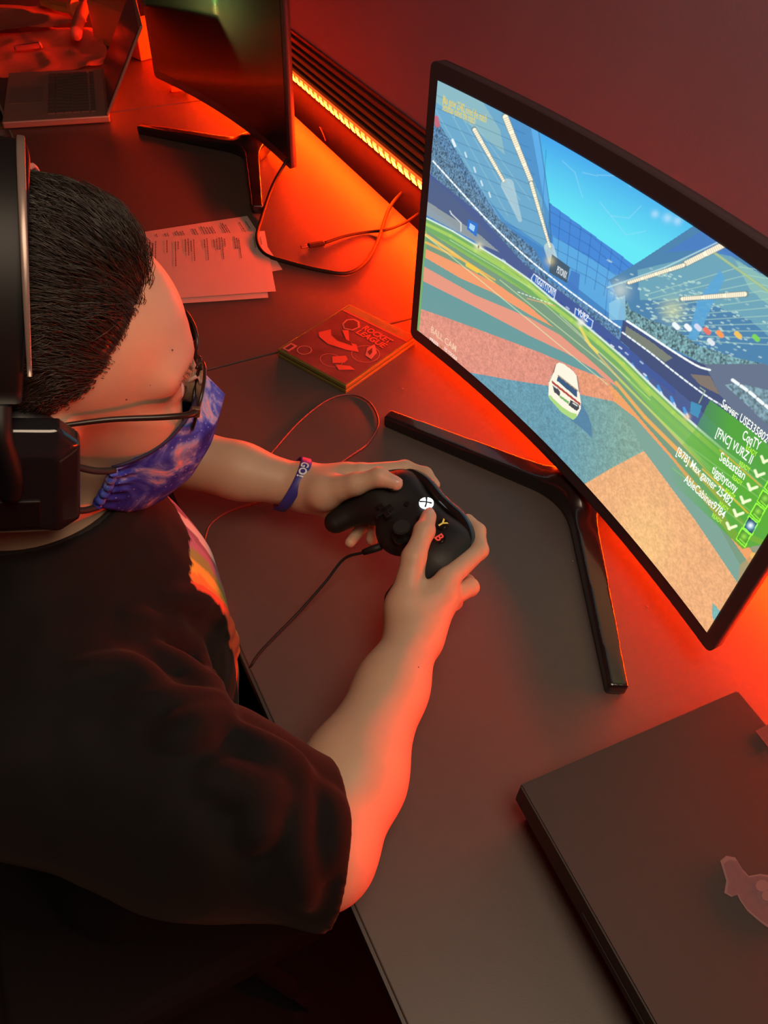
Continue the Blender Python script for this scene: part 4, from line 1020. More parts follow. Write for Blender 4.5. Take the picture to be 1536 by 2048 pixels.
line([(1268, 530), (1400, 455), (1430, 430)], 1.5, (40, 90, 130), 0.7); line([(1222, 566), (1268, 532), (1300, 512)], 1.3, (40, 90, 130), 0.6)
line([(1216, 560), (1210, 640)], 1.4, (30, 80, 140), 0.6); line([(1216, 562), (1262, 545)], 1.4, (30, 80, 140), 0.6)
# right stand
fill([(1268, 530), (1420, 430), (1800, 700), (1800, 1000), (1480, 720), (1400, 690), (1260, 640), (1218, 560)], (70, 126, 168))
fill([(1275, 540), (1445, 500), (1800, 740), (1800, 900), (1500, 640), (1400, 600), (1280, 600)], (112, 168, 182), 0.75)
fill([(1330, 505), (1440, 440), (1536, 505), (1500, 520), (1400, 500)], (66, 120, 190), 0.9)
fill([(1470, 520), (1536, 555), (1800, 740), (1800, 820), (1500, 580)], (142, 190, 178), 0.7)
rr = random.Random(5)
for _ in range(260):
    x = rr.gauss(1385, 70); y = 530 + (x - 1290) * 0.32 + rr.uniform(0, 130)
    line([(x, y), (x + 4, y + 1.5)], 3.0, (196, 228, 216), rr.uniform(0.25, 0.8))
for k in range(11):
    y0 = 520 + k * 16; line([(1290 + k * 7, 590 + k * 9), (1480 + k * 14, y0 + 14), (1800, y0 + 60 + k * 8)], 1.8, (176, 216, 190), 0.55)
line([(1428, 505), (1540, 585), (1700, 700)], 6, (150, 180, 120), 0.75); line([(1428, 505), (1540, 585), (1700, 700)], 2, (190, 206, 150), 0.7)
fill([(1395, 600), (1440, 540), (1450, 556), (1424, 612), (1392, 682), (1376, 676)], (84, 160, 208), 0.9)
fill([(1218, 640), (1218, 606), (1250, 590), (1252, 640)], (150, 206, 226), 0.6); glow((1240, 580), 18, (230, 240, 220), 0.5); glow((1345, 620), 22, (220, 226, 160), 0.55)
# floodlight rows
def lamps(a, b, n, w0, w1, gap=0.14):
    a = np.array(a, float); b = np.array(b, float)
    line([a, b], w0 + 3, (110, 120, 110), 0.6, w1 + 3)
    for k in range(n):
        p = a + (b - a) * (k + gap / 2) / n; q = a + (b - a) * (k + 1 - gap / 2) / n; ww = w0 + (w1 - w0) * (k + .5) / n
        line([p, q], ww, (255, 244, 214), 1.0)
        dn = max(2, int(np.linalg.norm(q - p) / 4)); nr = np.array([-(b - a)[1], (b - a)[0]]); nr /= np.linalg.norm(nr)
        for j in range(dn):
            c = p + (q - p) * (j + .5) / dn; line([c - nr * ww * .5, c + nr * ww * .5], 1.0, (120, 110, 100), 0.7)
lamps((948, 258), (1008, 363), 4, 8, 5); lamps((1010, 232), (1062, 362), 4, 11, 8); lamps((1062, 365), (1100, 495), 5, 7, 4)
line([(1015, 370), (1040, 440)], 26, (214, 230, 220), 0.4, 8); line([(1098, 495), (1106, 520)], 20, (220, 236, 220), 0.5)
lamps((1450, 488), (1370, 528), 2, 12, 10); lamps((1368, 530), (1256, 566), 4, 8, 6); line([(1445, 480), (1330, 535), (1215, 575)], 3, (190, 226, 226), 0.7)
lamps((1492, 588), (1362, 598), 3, 10, 7)
# crowd and tiers, left
i = fill([(868, 230), (905, 290), (1000, 440), (1070, 500), (1100, 560), (1230, 650), (1262, 690), (1240, 690), (1100, 590), (860, 345)], (84, 124, 160)); speck(i, 0.75, 210, 3)
i = fill([(862, 262), (900, 318), (985, 425), (1052, 495), (1060, 530), (950, 430), (858, 345)], (88, 122, 150)); speck(i, 0.8, 240, 4)
fill([(856, 345), (950, 420), (1050, 530), (1150, 605), (1262, 700), (1350, 770), (1450, 850), (1536, 915), (1700, 1040), (1700, 1120), (1536, 990), (1300, 780), (1150, 640), (1060, 560), (960, 490), (853, 412)], (70, 88, 140))
fill([(856, 352), (905, 392), (990, 480), (960, 480), (853, 402)], (74, 92, 132)); fill([(853, 402), (960, 470), (1000, 505), (960, 488), (852, 430)], (150, 160, 158), 0.8)
fill([(1060, 545), (1150, 605), (1262, 700), (1350, 770), (1350, 790), (1240, 708), (1140, 630), (1050, 560)], (58, 84, 150), 0.9)
# crowd and tiers, right
i = fill([(1252, 600), (1262, 620), (1300, 640), (1345, 655), (1395, 690), (1470, 715), (1530, 728), (1640, 780), (1640, 830), (1536, 740), (1405, 728), (1330, 690), (1250, 640)], (104, 144, 150)); speck(i, 0.85, 200, 6)
fill([(1406, 728), (1530, 728), (1800, 880), (1800, 1180), (1640, 1040), (1536, 940), (1480, 860), (1440, 790)], (96, 110, 134)); 
fill([(1246, 640), (1330, 695), (1410, 730), (1440, 790), (1536, 900), (1700, 1040), (1700, 1075), (1536, 950), (1400, 820), (1300, 735), (1240, 680)], (60, 74, 116))
fill([(1252, 652), (1300, 682), (1345, 716), (1330, 724), (1280, 690), (1250, 668)], (128, 134, 110), 0.8); fill([(1380, 748), (1420, 752), (1440, 790), (1400, 770)], (150, 130, 90), 0.6)
i = fill([(1536, 780), (1800, 940), (1800, 1040), (1536, 850), (1450, 770), (1470, 765)], (118, 150, 160), 0.8); speck(i, 0.6, 160, 8)
dashes([(866, 322), (905, 365), (960, 425), (1010, 475), (1062, 522), (1110, 560), (1160, 598), (1225, 645), (1240, 655)], 3.0, (240, 250, 255), 9, 3.5)
dashes([(1254, 642), (1300, 672), (1350, 705), (1395, 732), (1420, 740)], 4.0, (246, 252, 250), 10, 3.5); dashes([(1245, 665), (1300, 705), (1350, 745), (1410, 790), (1450, 815), (1475, 835)], 3.2, (236, 246, 250), 8, 4)
dashes([(1465, 760), (1500, 785), (1536, 815), (1600, 860)], 6.5, (238, 244, 244), 14, 7)
for k in range(9):
    x = 1160 + k * 26; y = 640 + k * 22; line([(x, y), (x + 4, y + 12)], 5, (70, 150, 220), 0.9, 8); line([(x + 6, y + 12), (x + 9, y + 18)], 3, (220, 240, 250), 0.8)
for k in range(30):
    x = rr.uniform(960, 1300); y = 500 + (x - 960) * 0.735 + rr.uniform(-14, 8); line([(x, y), (x + 5, y + 4)], 3, rr.choice([(220, 232, 245), (60, 90, 190), (40, 60, 160), (180, 200, 230)]), 0.8)
# flags
for (x, y, c) in [(1352, 652, (240, 245, 245)), (1376, 655, (244, 246, 246)), (1396, 655, (210, 215, 235)), (1414, 662, (236, 110, 90)), (1440, 668, (250, 150, 70)), (1476, 670, (240, 190, 80)), (1512, 676, (120, 210, 70)), (1422, 684, (226, 232, 236))]:
    line([(x - 3, y - 3), (x + 3, y + 3)], 10, c, 0.95)
line([(872, 236), (875, 250)], 10, (196, 96, 110), 0.9); line([(905, 280), (910, 292)], 5, (235, 245, 250), 0.9)
for x, y in ((930, 305), (948, 335), (962, 362), (978, 385)): line([(x, y), (x + 3, y + 9)], 3, (220, 238, 240), 0.8)
# scoreboard, banners
fill([(1104, 508), (1140, 534), (1134, 566), (1098, 545)], (60, 84, 104)); fill([(1142, 540), (1160, 548), (1156, 590), (1134, 572)], (60, 116, 190), 0.9)
glow((1100, 522), 9, (235, 215, 150), 0.55)
fill([(936, 438), (956, 448), (953, 474), (934, 458)], (38, 110, 200)); fill([(940, 446), (950, 452), (948, 464), (938, 456)], (170, 215, 245), 0.9)
line([(900, 422), (903, 428), (922, 446), (922, 462)], 2.2, (220, 225, 220), 0.9); line([(1400, 775), (1410, 782), (1398, 806)], 2.0, (170, 200, 160), 0.7); fill([(1382, 802), (1404, 812), (1396, 836), (1380, 826)], (60, 150, 190), 0.8)
fill([(1068, 548), (1112, 580), (1108, 597), (1100, 598), (1064, 570), (1063, 556)], (40, 96, 176)); line([(1068, 548), (1112, 580), (1108, 597), (1100, 598), (1064, 570), (1063, 556), (1068, 548)], 1.6, (220, 235, 250), 0.9)
fill([(1151, 617), (1186, 642), (1183, 656), (1176, 654), (1149, 632)], (36, 92, 178)); line([(1151, 617), (1186, 642), (1183, 656), (1176, 654), (1149, 632), (1151, 617)], 1.6, (215, 232, 250), 0.9)
# --- pitch
EDGE = [(852, 436), (905, 462), (955, 492), (1010, 525), (1062, 562), (1104, 598), (1146, 630), (1200, 675), (1250, 718), (1300, 768), (1350, 815), (1400, 860), (1470, 920), (1536, 985), (1640, 1085), (1760, 1200)]
fill(EDGE + [(1800, 1600), (800, 1600), (800, 436)], (112, 168, 96))
line(EDGE, 3.0, (222, 238, 226), 0.9, 5.0)
lo1 = [(x - 4, y + 10) for x, y in EDGE]; lo2 = [(x - 10, y + 24) for x, y in EDGE]
line(lo1, 6, (176, 214, 90), 0.7, 10); line(lo2, 5, (140, 186, 80), 0.7, 8)
fill([(1250, 745), (1536, 1010), (1700, 1170), (1650, 1190), (1500, 1060), (1240, 790)], (118, 182, 84), 0.7)
# stripes (orange / teal / yellow) swung over the ground
TEAL, ORG, YEL, PINK = (108, 152, 146), (238, 152, 104), (240, 196, 96), (226, 148, 124)
fill([(854, 462), (960, 528), (1060, 590), (1146, 650), (1240, 745), (1330, 850), (1420, 950), (1536, 1080), (1640, 1200), (1640, 1500), (800, 1500), (852, 520)], (116, 150, 122))
line([(852, 470), (905, 505), (950, 537), (1000, 575), (1050, 608)], 6, YEL, 0.95, 2); line([(852, 485), (930, 522), (990, 560)], 5, (236, 180, 80), 0.9, 3)
fill([(852, 498), (930, 535), (1000, 572), (1060, 614), (1108, 655), (1060, 630), (985, 585), (920, 556), (850, 515)], ORG)
fill([(850, 515), (920, 556), (985, 585), (1060, 630), (1100, 655), (1140, 690), (1060, 655), (950, 597), (848, 535)], TEAL)
fill([(848, 533), (950, 590), (1060, 636), (1120, 670), (1180, 720), (1225, 760), (1235, 775), (1150, 715), (1060, 676), (950, 620), (846, 565)], PINK)
fill([(846, 562), (950, 614), (1060, 672), (1130, 705), (1190, 740), (1230, 775), (1215, 778), (1150, 750), (1060, 706), (950, 655), (900, 640), (842, 618)], (100, 150, 150))
i = fill([(842, 618), (900, 638), (1000, 675), (1080, 705), (1150, 735), (1215, 760), (1240, 800), (1215, 802), (1165, 790), (1098, 772), (1010, 758), (935, 744), (838, 662)], (218, 142, 122))
fill([(1150, 737), (1215, 760), (1250, 805), (1215, 802), (1165, 790)], (226, 150, 112))
i2 = fill([(935, 744), (1010, 758), (1098, 772), (1165, 790), (1228, 803), (1262, 850), (1288, 902), (1225, 935), (1166, 970), (1060, 865)], (98, 150, 168))
gg = np.clip((X_ - 1120) / 130, 0, 1)[:, None]; IMG[i2] = IMG[i2] * (1 - gg[i2]) + srgb((128, 164, 150)) * gg[i2]
fill([(1288, 902), (1228, 803), (1260, 812), (1330, 900), (1420, 1020), (1480, 1130), (1475, 1166), (1390, 1040)], (122, 160, 146))
fill([(1216, 770), (1232, 780), (1300, 860), (1360, 930), (1440, 1020), (1510, 1110), (1500, 1130), (1430, 1030), (1345, 920), (1270, 835), (1228, 803)], (236, 158, 98))
line([(1232, 765), (1290, 835), (1360, 905), (1430, 985), (1500, 1065)], 6, (240, 172, 88), 0.9, 10); line([(1170, 680), (1230, 748), (1300, 820), (1380, 905), (1480, 1010)], 3, (236, 190, 110), 0.7)
i3 = fill([(1166, 970), (1225, 935), (1288, 902), (1390, 1040), (1475, 1166), (1418, 1270)], (232, 170, 118)); gl = np.exp(-((Y_ - 1080) / 90) ** 2 - ((X_ - 1290) / 60) ** 2)[:, None]; IMG[i3] = IMG[i3] * (1 - 0.45 * gl[i3]) + srgb((250, 206, 130)) * 0.45 * gl[i3]
fill([(1425, 1205), (1440, 1222), (1428, 1242), (1424, 1230)], (120, 180, 176))
fill([(1475, 1166), (1480, 1130), (1536, 1080), (1640, 1200), (1560, 1400), (1420, 1290)], (190, 150, 96), 0.6)
for k, c in enumerate([(240, 190, 90), (150, 150, 120), (238, 186, 96), (140, 150, 140)]): line([(1508 + k * 2 - 6, 1075 + k * 18), (1560, 1100 + k * 18)], 12, c, 0.9)
for a0, b0, al in [((850, 470), (1216, 770), .8), ((1000, 560), (1210, 730), .7), ((1120, 630), (1300, 800), .6), ((900, 480), (1120, 610), .6), ((1080, 600), (1260, 760), .6), ((1200, 720), (1420, 940), .6), ((1280, 800), (1520, 1030), .5)]: line([a0, b0], 1.4, (216, 236, 180), al)
for pts, wd, c, a_ in [([(960, 500), (1040, 550), (1095, 600)], 4, (190, 214, 90), .6), ([(1160, 655), (1180, 690), (1195, 705)], 5, (236, 212, 90), .9), ([(935, 530), (955, 542)], 8, (244, 200, 60), .9), ([(1240, 760), (1330, 850), (1400, 920)], 5, (170, 206, 80), .6), ([(1180, 665), (1240, 725), (1300, 790)], 6, (186, 212, 90), .6)]: line(pts, wd, c, a_)
dashes([(1036, 584), (1075, 598), (1104, 608)], 1.6, (225, 240, 225), 4, 4); line([(1055, 597), (1110, 612)], 2, (230, 170, 120), .8)
for idx, sc_, am in ((i, 190, 0.16), (i2, 190, 0.20), (i3, 170, 0.14)): speck(idx, am, sc_, 11); speck(idx, am * 0.6, sc_ * 0.4, 12)
glow((957, 493), 8, (240, 235, 180), 0.8); line([(957, 492), (957, 495)], 3, (120, 90, 60), 0.9); glow((1374, 834), 6, (240, 200, 150), 0.8); glow((1162, 645), 7, (236, 232, 220), 0.95)
# --- car with its shadow
fill([(1160, 800), (1176, 830), (1183, 850), (1184, 877), (1170, 862), (1145, 842), (1120, 820)], (74, 122, 158), 0.85)
CARP = lambda P: [(1050 + a * 0.1302, 680 + b * 0.1302) for a, b in P]
fill(CARP([(480, 370), (530, 345), (610, 375), (740, 480), (800, 560), (830, 770), (860, 960), (855, 1060), (800, 1170), (740, 1230), (560, 1110), (390, 920), (360, 860), (365, 640), (400, 550), (450, 490)]), (246, 240, 218))
fill(CARP([(360, 850), (390, 850), (560, 1020), (700, 1110), (800, 1140), (790, 1190), (740, 1230), (560, 1110), (390, 920)]), (150, 206, 92), 0.85)
fill(CARP([(510, 555), (800, 780), (800, 890), (485, 620)]), (52, 84, 120)); line(CARP([(510, 545), (810, 780)]), 2, (120, 90, 40), .9)
fill(CARP([(410, 620), (850, 970), (850, 1010), (415, 665)]), (176, 66, 54)); fill(CARP([(540, 850), (680, 950), (665, 985), (530, 880)]), (120, 176, 100))
for a_ in ([(420, 690), (500, 740), (540, 800), (530, 870), (450, 800)], [(700, 920), (830, 1000), (830, 1060), (790, 1090), (670, 1000)]): fill(CARP(a_), (62, 66, 72))
for a_ in ([(440, 700), (490, 740)], [(740, 970), (800, 1010)]): line(CARP(a_), 2.2, (240, 240, 230), .9)
line(CARP([(470, 380), (440, 480), (370, 640)]), 1.6, (90, 80, 60), .8); line(CARP([(800, 560), (835, 800)]), 1.8, (70, 60, 60), .8)
# --- score panel on the right
pan = [(1392, 782), (1536, 882), (1700, 1000), (1640, 1120), (1500, 1100), (1482, 1098), (1335, 970), (1300, 935), (1370, 850)]
ip = inpoly([(1420, 800), (1560, 900), (1640, 1000), (1560, 1080), (1485, 1098), (1345, 965), (1330, 930), (1390, 860)])
k = np.clip((X_[ip] - 1330 - 0.0 * Y_[ip]) / 130, 0, 1)[:, None] * 0.88; IMG[ip] = IMG[ip] * (1 - k) + srgb((78, 166, 30)) * k
for p, q in [((1410, 872), (1540, 968)), ((1380, 893), (1524, 1000)), ((1362, 915), (1508, 1028)), ((1345, 936), (1494, 1055))]: line([p, q], 2.2, (132, 190, 96), 0.8)
line([(1440, 900), (1522, 972)], 3, (230, 176, 60), .7); line([(1405, 938), (1496, 1026)], 3, (236, 190, 60), .8)
for k_, (x, y) in enumerate([(1487, 1076), (1501, 1052), (1515, 1026), (1529, 1000), (1543, 974), (1557, 948)]):
    q = [(x - 16, y + 2), (x - 3, y - 22), (x + 16, y - 6), (x + 3, y + 20)]; q2 = [(x + (a - x) * .82, y + (b - y) * .82) for a, b in q]
    fill(q, (150, 255, 50)); fill(q2, (82, 150, 36) if k_ != 1 else (30, 50, 70))
    if k_ == 1: glow((x, y), 8, (90, 190, 230), .8); glow((x, y - 1), 5, (245, 250, 255), .95)
    else: glow((x + 1, y - 3), 5.5, (150, 220, 70), .95); line([(x - 7, y + 2), (x + 3, y + 12)], 3, (140, 226, 60), .9)
for (x, y) in [(1463, 1055), (1477, 1029), (1491, 1003), (1505, 977), (1519, 950), (1532, 922)]:
    line([(x - 9, y - 9), (x - 4, y + 3)], 5.5, (240, 255, 200)); line([(x - 5, y + 2), (x + 9, y - 3)], 5.5, (240, 255, 200))
fill([(1440, 800), (1536, 868), (1640, 945), (1640, 962), (1536, 890), (1436, 808)], (70, 84, 110), 0.5)
SCREEN_GAIN = 1.10
IMG = IMG * 0.96 + np.array([0.012, 0.016, 0.018])  # picture colours lifted to imitate the screen's washed-out haze
me = from_arrays('screen', P_, F_); tint(me, np.clip(IMG, 0, None) * SCREEN_GAIN)
scr = link('screen', me, attr_mat('screen_picture', True, 0.35, 1.0), mon1, True)
# lettering shown on the screen: real outlines laid on the curved panel
GRID = np.stack([U_, V_], 1)
def px2uv(p):
    d = (SPX[:, 0] - p[0]) ** 2 + (SPX[:, 1] - p[1]) ** 2; return GRID[np.argmin(d)]
def scr_text(s, a, b, h, col, strength=1.0, bold=0.015):
    ua, ub = px2uv(a), px2uv(b); d = (ub - ua) * [SW, SH]; L = np.linalg.norm(d); e = d / L; n = np.array([-e[1], e[0]])
    V, F = text_arrays(s, width=L, height=h, bold=bold); q = ua * [SW, SH] + V[:, :1] * e + V[:, 1:2] * n
    P = scr_local(q[:, 0] / SW, q[:, 1] / SH, 0.0012)
    key = 'screen_text_%d_%d_%d' % tuple(int(c) for c in col); m = bpy.data.materials.get(key) or mat(key, (0.01, 0.01, 0.01), 0.6, emit=srgb(col), estr=strength)
    link('on_screen_text', from_arrays('on_screen_text', P, F), m, scr)
W_ = (250, 255, 245)
scr_text('Max gamer 25482 joined the match', (886, 205), (973, 246), 0.0085, (226, 206, 110)); scr_text('Sebastian joined the match', (885, 220), (951, 249), 0.0085, (226, 206, 110))
scr_text('BALL CAM', (862, 664), (912, 704), 0.0105, (246, 200, 170)); scr_text('PRESS', (860, 680), (876, 693), 0.0052, (255, 240, 225)); scr_text('Y', (880, 696), (884, 700), 0.0052, (160, 120, 30)); scr_text('TO TOGGLE', (888, 700), (914, 721), 0.0052, (255, 240, 225))
scr_text('TIGGITYTONY', (1069, 563), (1109, 593), 0.0085, (240, 248, 255)); scr_text('VURZ', (1155, 628), (1176, 644), 0.0075, (240, 248, 255)); scr_text('PSYONIX', (1114, 545), (1133, 558), 0.0080, (240, 245, 245))
scr_text('Server: USE335802482', (1442, 812), (1552, 902), 0.0078, W_)
G_ = (190, 255, 70)
for s, a, b, r0, r1 in [('CqqTY', (1484, 877), (1518, 901), (1492, 899), (1513, 914)), ('[FNC] VURZ II', (1432, 871), (1502, 928), (1478, 930), (1499, 945)), ('Sebastian', (1439, 919), (1488, 960), (1464, 957), (1484, 972)),
                        ('tiggitytony', (1424, 944), (1472, 986), (1451, 984), (1470, 999)), ('[B7B] Max gamer 25482', (1353, 908), (1461, 1013), (1438, 1010), (1456, 1024)), ('AbleCabinet9784', (1368, 962), (1448, 1038), (1425, 1034), (1443, 1048))]:
    scr_text(s, a, b, 0.0092, W_); scr_text('READY', r0, r1, 0.0048, G_)

# ------------------------------------------------------------------ headset (worn over the head, frame of the head)
M_hs = mat('headset_matt_black', (0.006, 0.0055, 0.006), 0.5, spec=0.3)
M_hsg = mat('headset_gloss_black', (0.012, 0.012, 0.015), 0.14, coat=0.5)
M_pad2 = mat('headset_leatherette', (0.010, 0.010, 0.011), 0.5, bump=0.3, bscale=250)
hsr = empty('headset', tuple(HP), HR, 'black over-ear headset worn over the dark hair', 'headset')
def arc(rx, rz, zc, x, n=40, a0=12, a1=168):
    t = np.radians(np.linspace(a0, a1, n)); return np.stack([np.full(n, x), -rx * np.cos(t), zc + rz * np.sin(t)], 1)
def band(name, path, w, th, m, parent):
    """flat band swept along path: w along the head's front axis, th outward"""
    n = len(path); T = np.gradient(path, axis=0); T /= np.linalg.norm(T, axis=1)[:, None]; X = np.array([1.0, 0, 0]); N = np.cross(T, X); N /= np.linalg.norm(N, axis=1)[:, None]
    sect = []
    for t in np.linspace(0, 2 * np.pi, 16, endpoint=False):
        c, s = math.cos(t), math.sin(t); sect.append((w / 2 * np.sign(c) * abs(c) ** 0.45, th / 2 * np.sign(s) * abs(s) ** 0.6))
    ww = np.interp(np.linspace(0, 1, n), [0, .2, .5, .8, 1], [0.55, 0.85, 1, 0.85, 0.55])
    V = np.concatenate([p + ws * 0 + np.array([a * q * X + b * nn for a, b in sect]) for p, nn, q, ws in zip(path, N, ww, T)]); F = []
    for i in range(n - 1):
        for j in range(16): k = (j + 1) % 16; F.append((i * 16 + j, i * 16 + k, (i + 1) * 16 + k, (i + 1) * 16 + j))
    me = bpy.data.meshes.new(name); me.from_pydata(V.tolist(), [], F + [tuple(range(16)), tuple(range(n * 16 - 1, n * 16 - 17, -1))]); me.update()
    return link(name, me, m, parent, True)
BX = -0.030
band('headband', arc(0.0960, 0.132, 0.034, BX), 0.044, 0.011, M_hs, hsr)
band('headband_pad', arc(0.0880, 0.122, 0.036, BX, a0=35, a1=145), 0.036, 0.010, M_pad2, hsr)
band('headband_highlight', arc(0.1010, 0.138, 0.034, BX + 0.017, a0=20, a1=160), 0.005, 0.0035, mat('headset_highlight', (0.30, 0.23, 0.20), 0.32, metal=0.5), hsr)  # pale strip standing in for the highlight along the band's front edge
# small loop at the band's crown, coloured pink to imitate its red-lit rim
tube('loop', catmull([(BX + 0.014, 0.030, 0.128), (BX + 0.018, 0.036, 0.138), (BX + 0.022, 0.042, 0.143), (BX + 0.025, 0.048, 0.138), (BX + 0.028, 0.054, 0.126)], 6), 0.0020, mat('red_lit_loop', (0.62, 0.22, 0.18), 0.5), hsr, 8)
for s in (-1, 1):
    f = Field((-0.090, s * 0.094 - 0.034, -0.075), (0.060, s * 0.094 + 0.034, 0.060), 0.0022); c = np.array([-0.028, s * 0.094, -0.006], np.float32)
    # octagonal cup with bevelled outer rim
    def cupf(P, c=c, s=s):
        Q = P - c; h = np.abs(Q[..., [0, 2]]); oct_ = np.maximum(np.maximum(h[..., 0] - 0.043, h[..., 1] - 0.049), (h[..., 0] + h[..., 1]) * 0.7071 - 0.056)
        y = s * Q[..., 1]; out = y + np.clip(oct_ + 0.014, 0, 1) * 0.7 - 0.016; inn = -y - 0.006
        return np.maximum(np.maximum(oct_, out), inn)
    f.apply(cupf, c - 0.06, c + 0.06, 0.003, 'add', 0)
    link('ear_cup', f.mesh('ear_cup')[0], M_hsg, hsr)
    f = Field((-0.090, s * 0.079 - 0.02, -0.075), (0.060, s * 0.079 + 0.02, 0.060), 0.0025); c2 = np.array([-0.026, s * 0.080, -0.006], np.float32)
    f.apply(lambda P: np.sqrt((np.sqrt(((P[..., 0] - c2[0]) / 0.86) ** 2 + (P[..., 2] - c2[2]) ** 2) - 0.036) ** 2 + ((P[..., 1] - c2[1]) * 1.1) ** 2) - 0.0125, c2 - 0.055, c2 + 0.055, 0.004, 'add', 0)
    link('ear_cushion', f.mesh('ear_cushion')[0], M_pad2, hsr)
    tube('yoke', catmull([(BX, s * 0.0950, 0.058), (BX, s * 0.108, 0.044), (-0.026, s * 0.113, 0.018), (-0.028, s * 0.112, -0.004)], 8), 0.0065, M_hs, hsr, 10)
    box('cup_plate', (-0.028, s * 0.1105, -0.024), (0.036, 0.003, 0.026), M_hs, hsr, bevel=0.001)

# ------------------------------------------------------------------ glasses
M_fr = mat('spectacle_frame_brown', (0.022, 0.012, 0.010), 0.3)
gl = empty('eyeglasses', tuple(HP), HR, 'thin dark framed eyeglasses worn above the mask', 'glasses')
gm = bpy.data.materials.new('lens_glass'); gm.use_nodes = True; gn = gm.node_tree; gn.nodes.clear()
g_o = gn.nodes.new('ShaderNodeOutputMaterial'); g_t = gn.nodes.new('ShaderNodeBsdfTransparent'); g_g = gn.nodes.new('ShaderNodeBsdfGlossy'); g_m = gn.nodes.new('ShaderNodeMixShader'); g_f = gn.nodes.new('ShaderNodeFresnel')
g_f.inputs['IOR'].default_value = 1.35; g_t.inputs['Color'].default_value = (0.93, 0.94, 0.96, 1); g_g.inputs['Roughness'].default_value = 0.03
gn.links.new(g_f.outputs[0], g_m.inputs[0]); gn.links.new(g_t.outputs[0], g_m.inputs[1]); gn.links.new(g_g.outputs[0], g_m.inputs[2]); gn.links.new(g_m.outputs[0], g_o.inputs['Surface'])
GX = 0.1010
def rim(s, k=1.0):
    t = np.linspace(0, 2 * np.pi, 40, endpoint=False); cx, cz = 0.0345 * s, 0.0185
    y = cx + 0.0265 * k * np.sign(np.cos(t)) * np.abs(np.cos(t)) ** 0.75; z = cz + 0.0205 * k * np.sign(np.sin(t)) * np.abs(np.sin(t)) ** 0.75
    return np.stack([GX + 0.004 - 2.6 * y * y * 1.0 + 0.10 * (z - cz), y, z], 1)
for s in (1, -1):
    R_ = rim(s); V, F = tube_arrays(np.vstack([R_, R_[:2]]), 0.0014, 7); link('rim', from_arrays('rim', V, F), M_fr, gl, True)
    L_ = rim(s, 0.97); me = bpy.data.meshes.new('lens'); me.from_pydata(L_.tolist() + [L_.mean(0).tolist()], [], [(i, (i + 1) % 40, 40) for i in range(40)]); me.update(); link('lens', me, gm, gl)
    tp = catmull([(GX - 0.006, s * 0.0625, 0.030), (GX - 0.012, s * 0.0700, 0.031), (0.070, s * 0.0745, 0.032), (0.035, s * 0.0765, 0.031), (0.000, s * 0.0785, 0.026)], 8)
    V, F = tube_arrays(tp, np.interp(np.linspace(0, 1, len(tp)), [0, .12, .3, 1], [0.0022, 0.0030, 0.0024, 0.0017]), 8); link('temple', from_arrays('temple', V, F), M_fr, gl, True)
    box('hinge', (GX - 0.007, s * 0.0655, 0.0295), (0.006, 0.004, 0.008), mat('hinge_bronze', (0.25, 0.16, 0.10), 0.35, metal=0.7), gl, bevel=0.0008)
    tube('nose_pad', catmull([(GX + 0.003, s * 0.010, 0.018), (GX - 0.002, s * 0.0105, 0.014), (GX - 0.005, s * 0.0100, 0.010)], 4), 0.0016, mat('pad_clear', (0.55, 0.42, 0.38), 0.2), gl, 6)
tube('bridge', catmull([(GX + 0.0025, -0.0085, 0.024), (GX + 0.006, 0, 0.0275), (GX + 0.0025, 0.0085, 0.024)], 6), 0.0015, M_fr, gl, 8)

# ------------------------------------------------------------------ cloth mask
def galaxy():
    m = bpy.data.materials.new('galaxy_cloth'); m.use_nodes = True; nt = m.node_tree; b = nt.nodes['Principled BSDF']; b.inputs['Roughness'].default_value = 0.8; b.inputs['Specular IOR Level'].default_value = 0.2
    tc = nt.nodes.new('ShaderNodeTexCoord'); n = nt.nodes.new('ShaderNodeTexNoise'); n.inputs['Scale'].default_value = 27; n.inputs['Detail'].default_value = 5; n.inputs['Roughness'].default_value = 0.62; n.inputs['Distortion'].default_value = 0.9
    nt.links.new(tc.outputs['Object'], n.inputs['Vector']); r = nt.nodes.new('ShaderNodeValToRGB'); e = r.color_ramp.elements
    e[0].position = 0.30; e[0].color = (0.014, 0.012, 0.11, 1); e[1].position = 0.46; e[1].color = (0.030, 0.045, 0.50, 1)
    for p, c in ((0.55, (0.08, 0.13, 0.66, 1)), (0.61, (0.30, 0.38, 0.75, 1)), (0.66, (0.62, 0.36, 0.46, 1)), (0.72, (0.70, 0.58, 0.62, 1))): q = e.new(p); q.color = c
    nt.links.new(n.outputs['Fac'], r.inputs['Fac'])
    v = nt.nodes.new('ShaderNodeTexVoronoi'); v.inputs['Scale'].default_value = 210; nt.links.new(tc.outputs['Object'], v.inputs['Vector'])
    l = nt.nodes.new('ShaderNodeMath'); l.operation = 'LESS_THAN'; l.inputs[1].default_value = 0.16; nt.links.new(v.outputs['Distance'], l.inputs[0])
    mx = nt.nodes.new('ShaderNodeMix'); mx.data_type = 'RGBA'; mx.inputs['B'].default_value = (0.7, 0.75, 0.9, 1); ml = nt.nodes.new('ShaderNodeMath'); ml.operation = 'MULTIPLY'; ml.inputs[1].default_value = 0.3
    nt.links.new(l.outputs[0], ml.inputs[0]); nt.links.new(ml.outputs[0], mx.inputs['Factor']); nt.links.new(r.outputs['Color'], mx.inputs['A']); nt.links.new(mx.outputs['Result'], b.inputs['Base Color'])
    return m
M_mask = galaxy(); M_loop = mat('ear_loop_black', (0.014, 0.013, 0.015), 0.7)
mk_ = empty('face_mask', tuple(HP), HR, 'blue and purple galaxy print cloth mask covering nose and mouth', 'mask')
n1, n2 = 61, 33
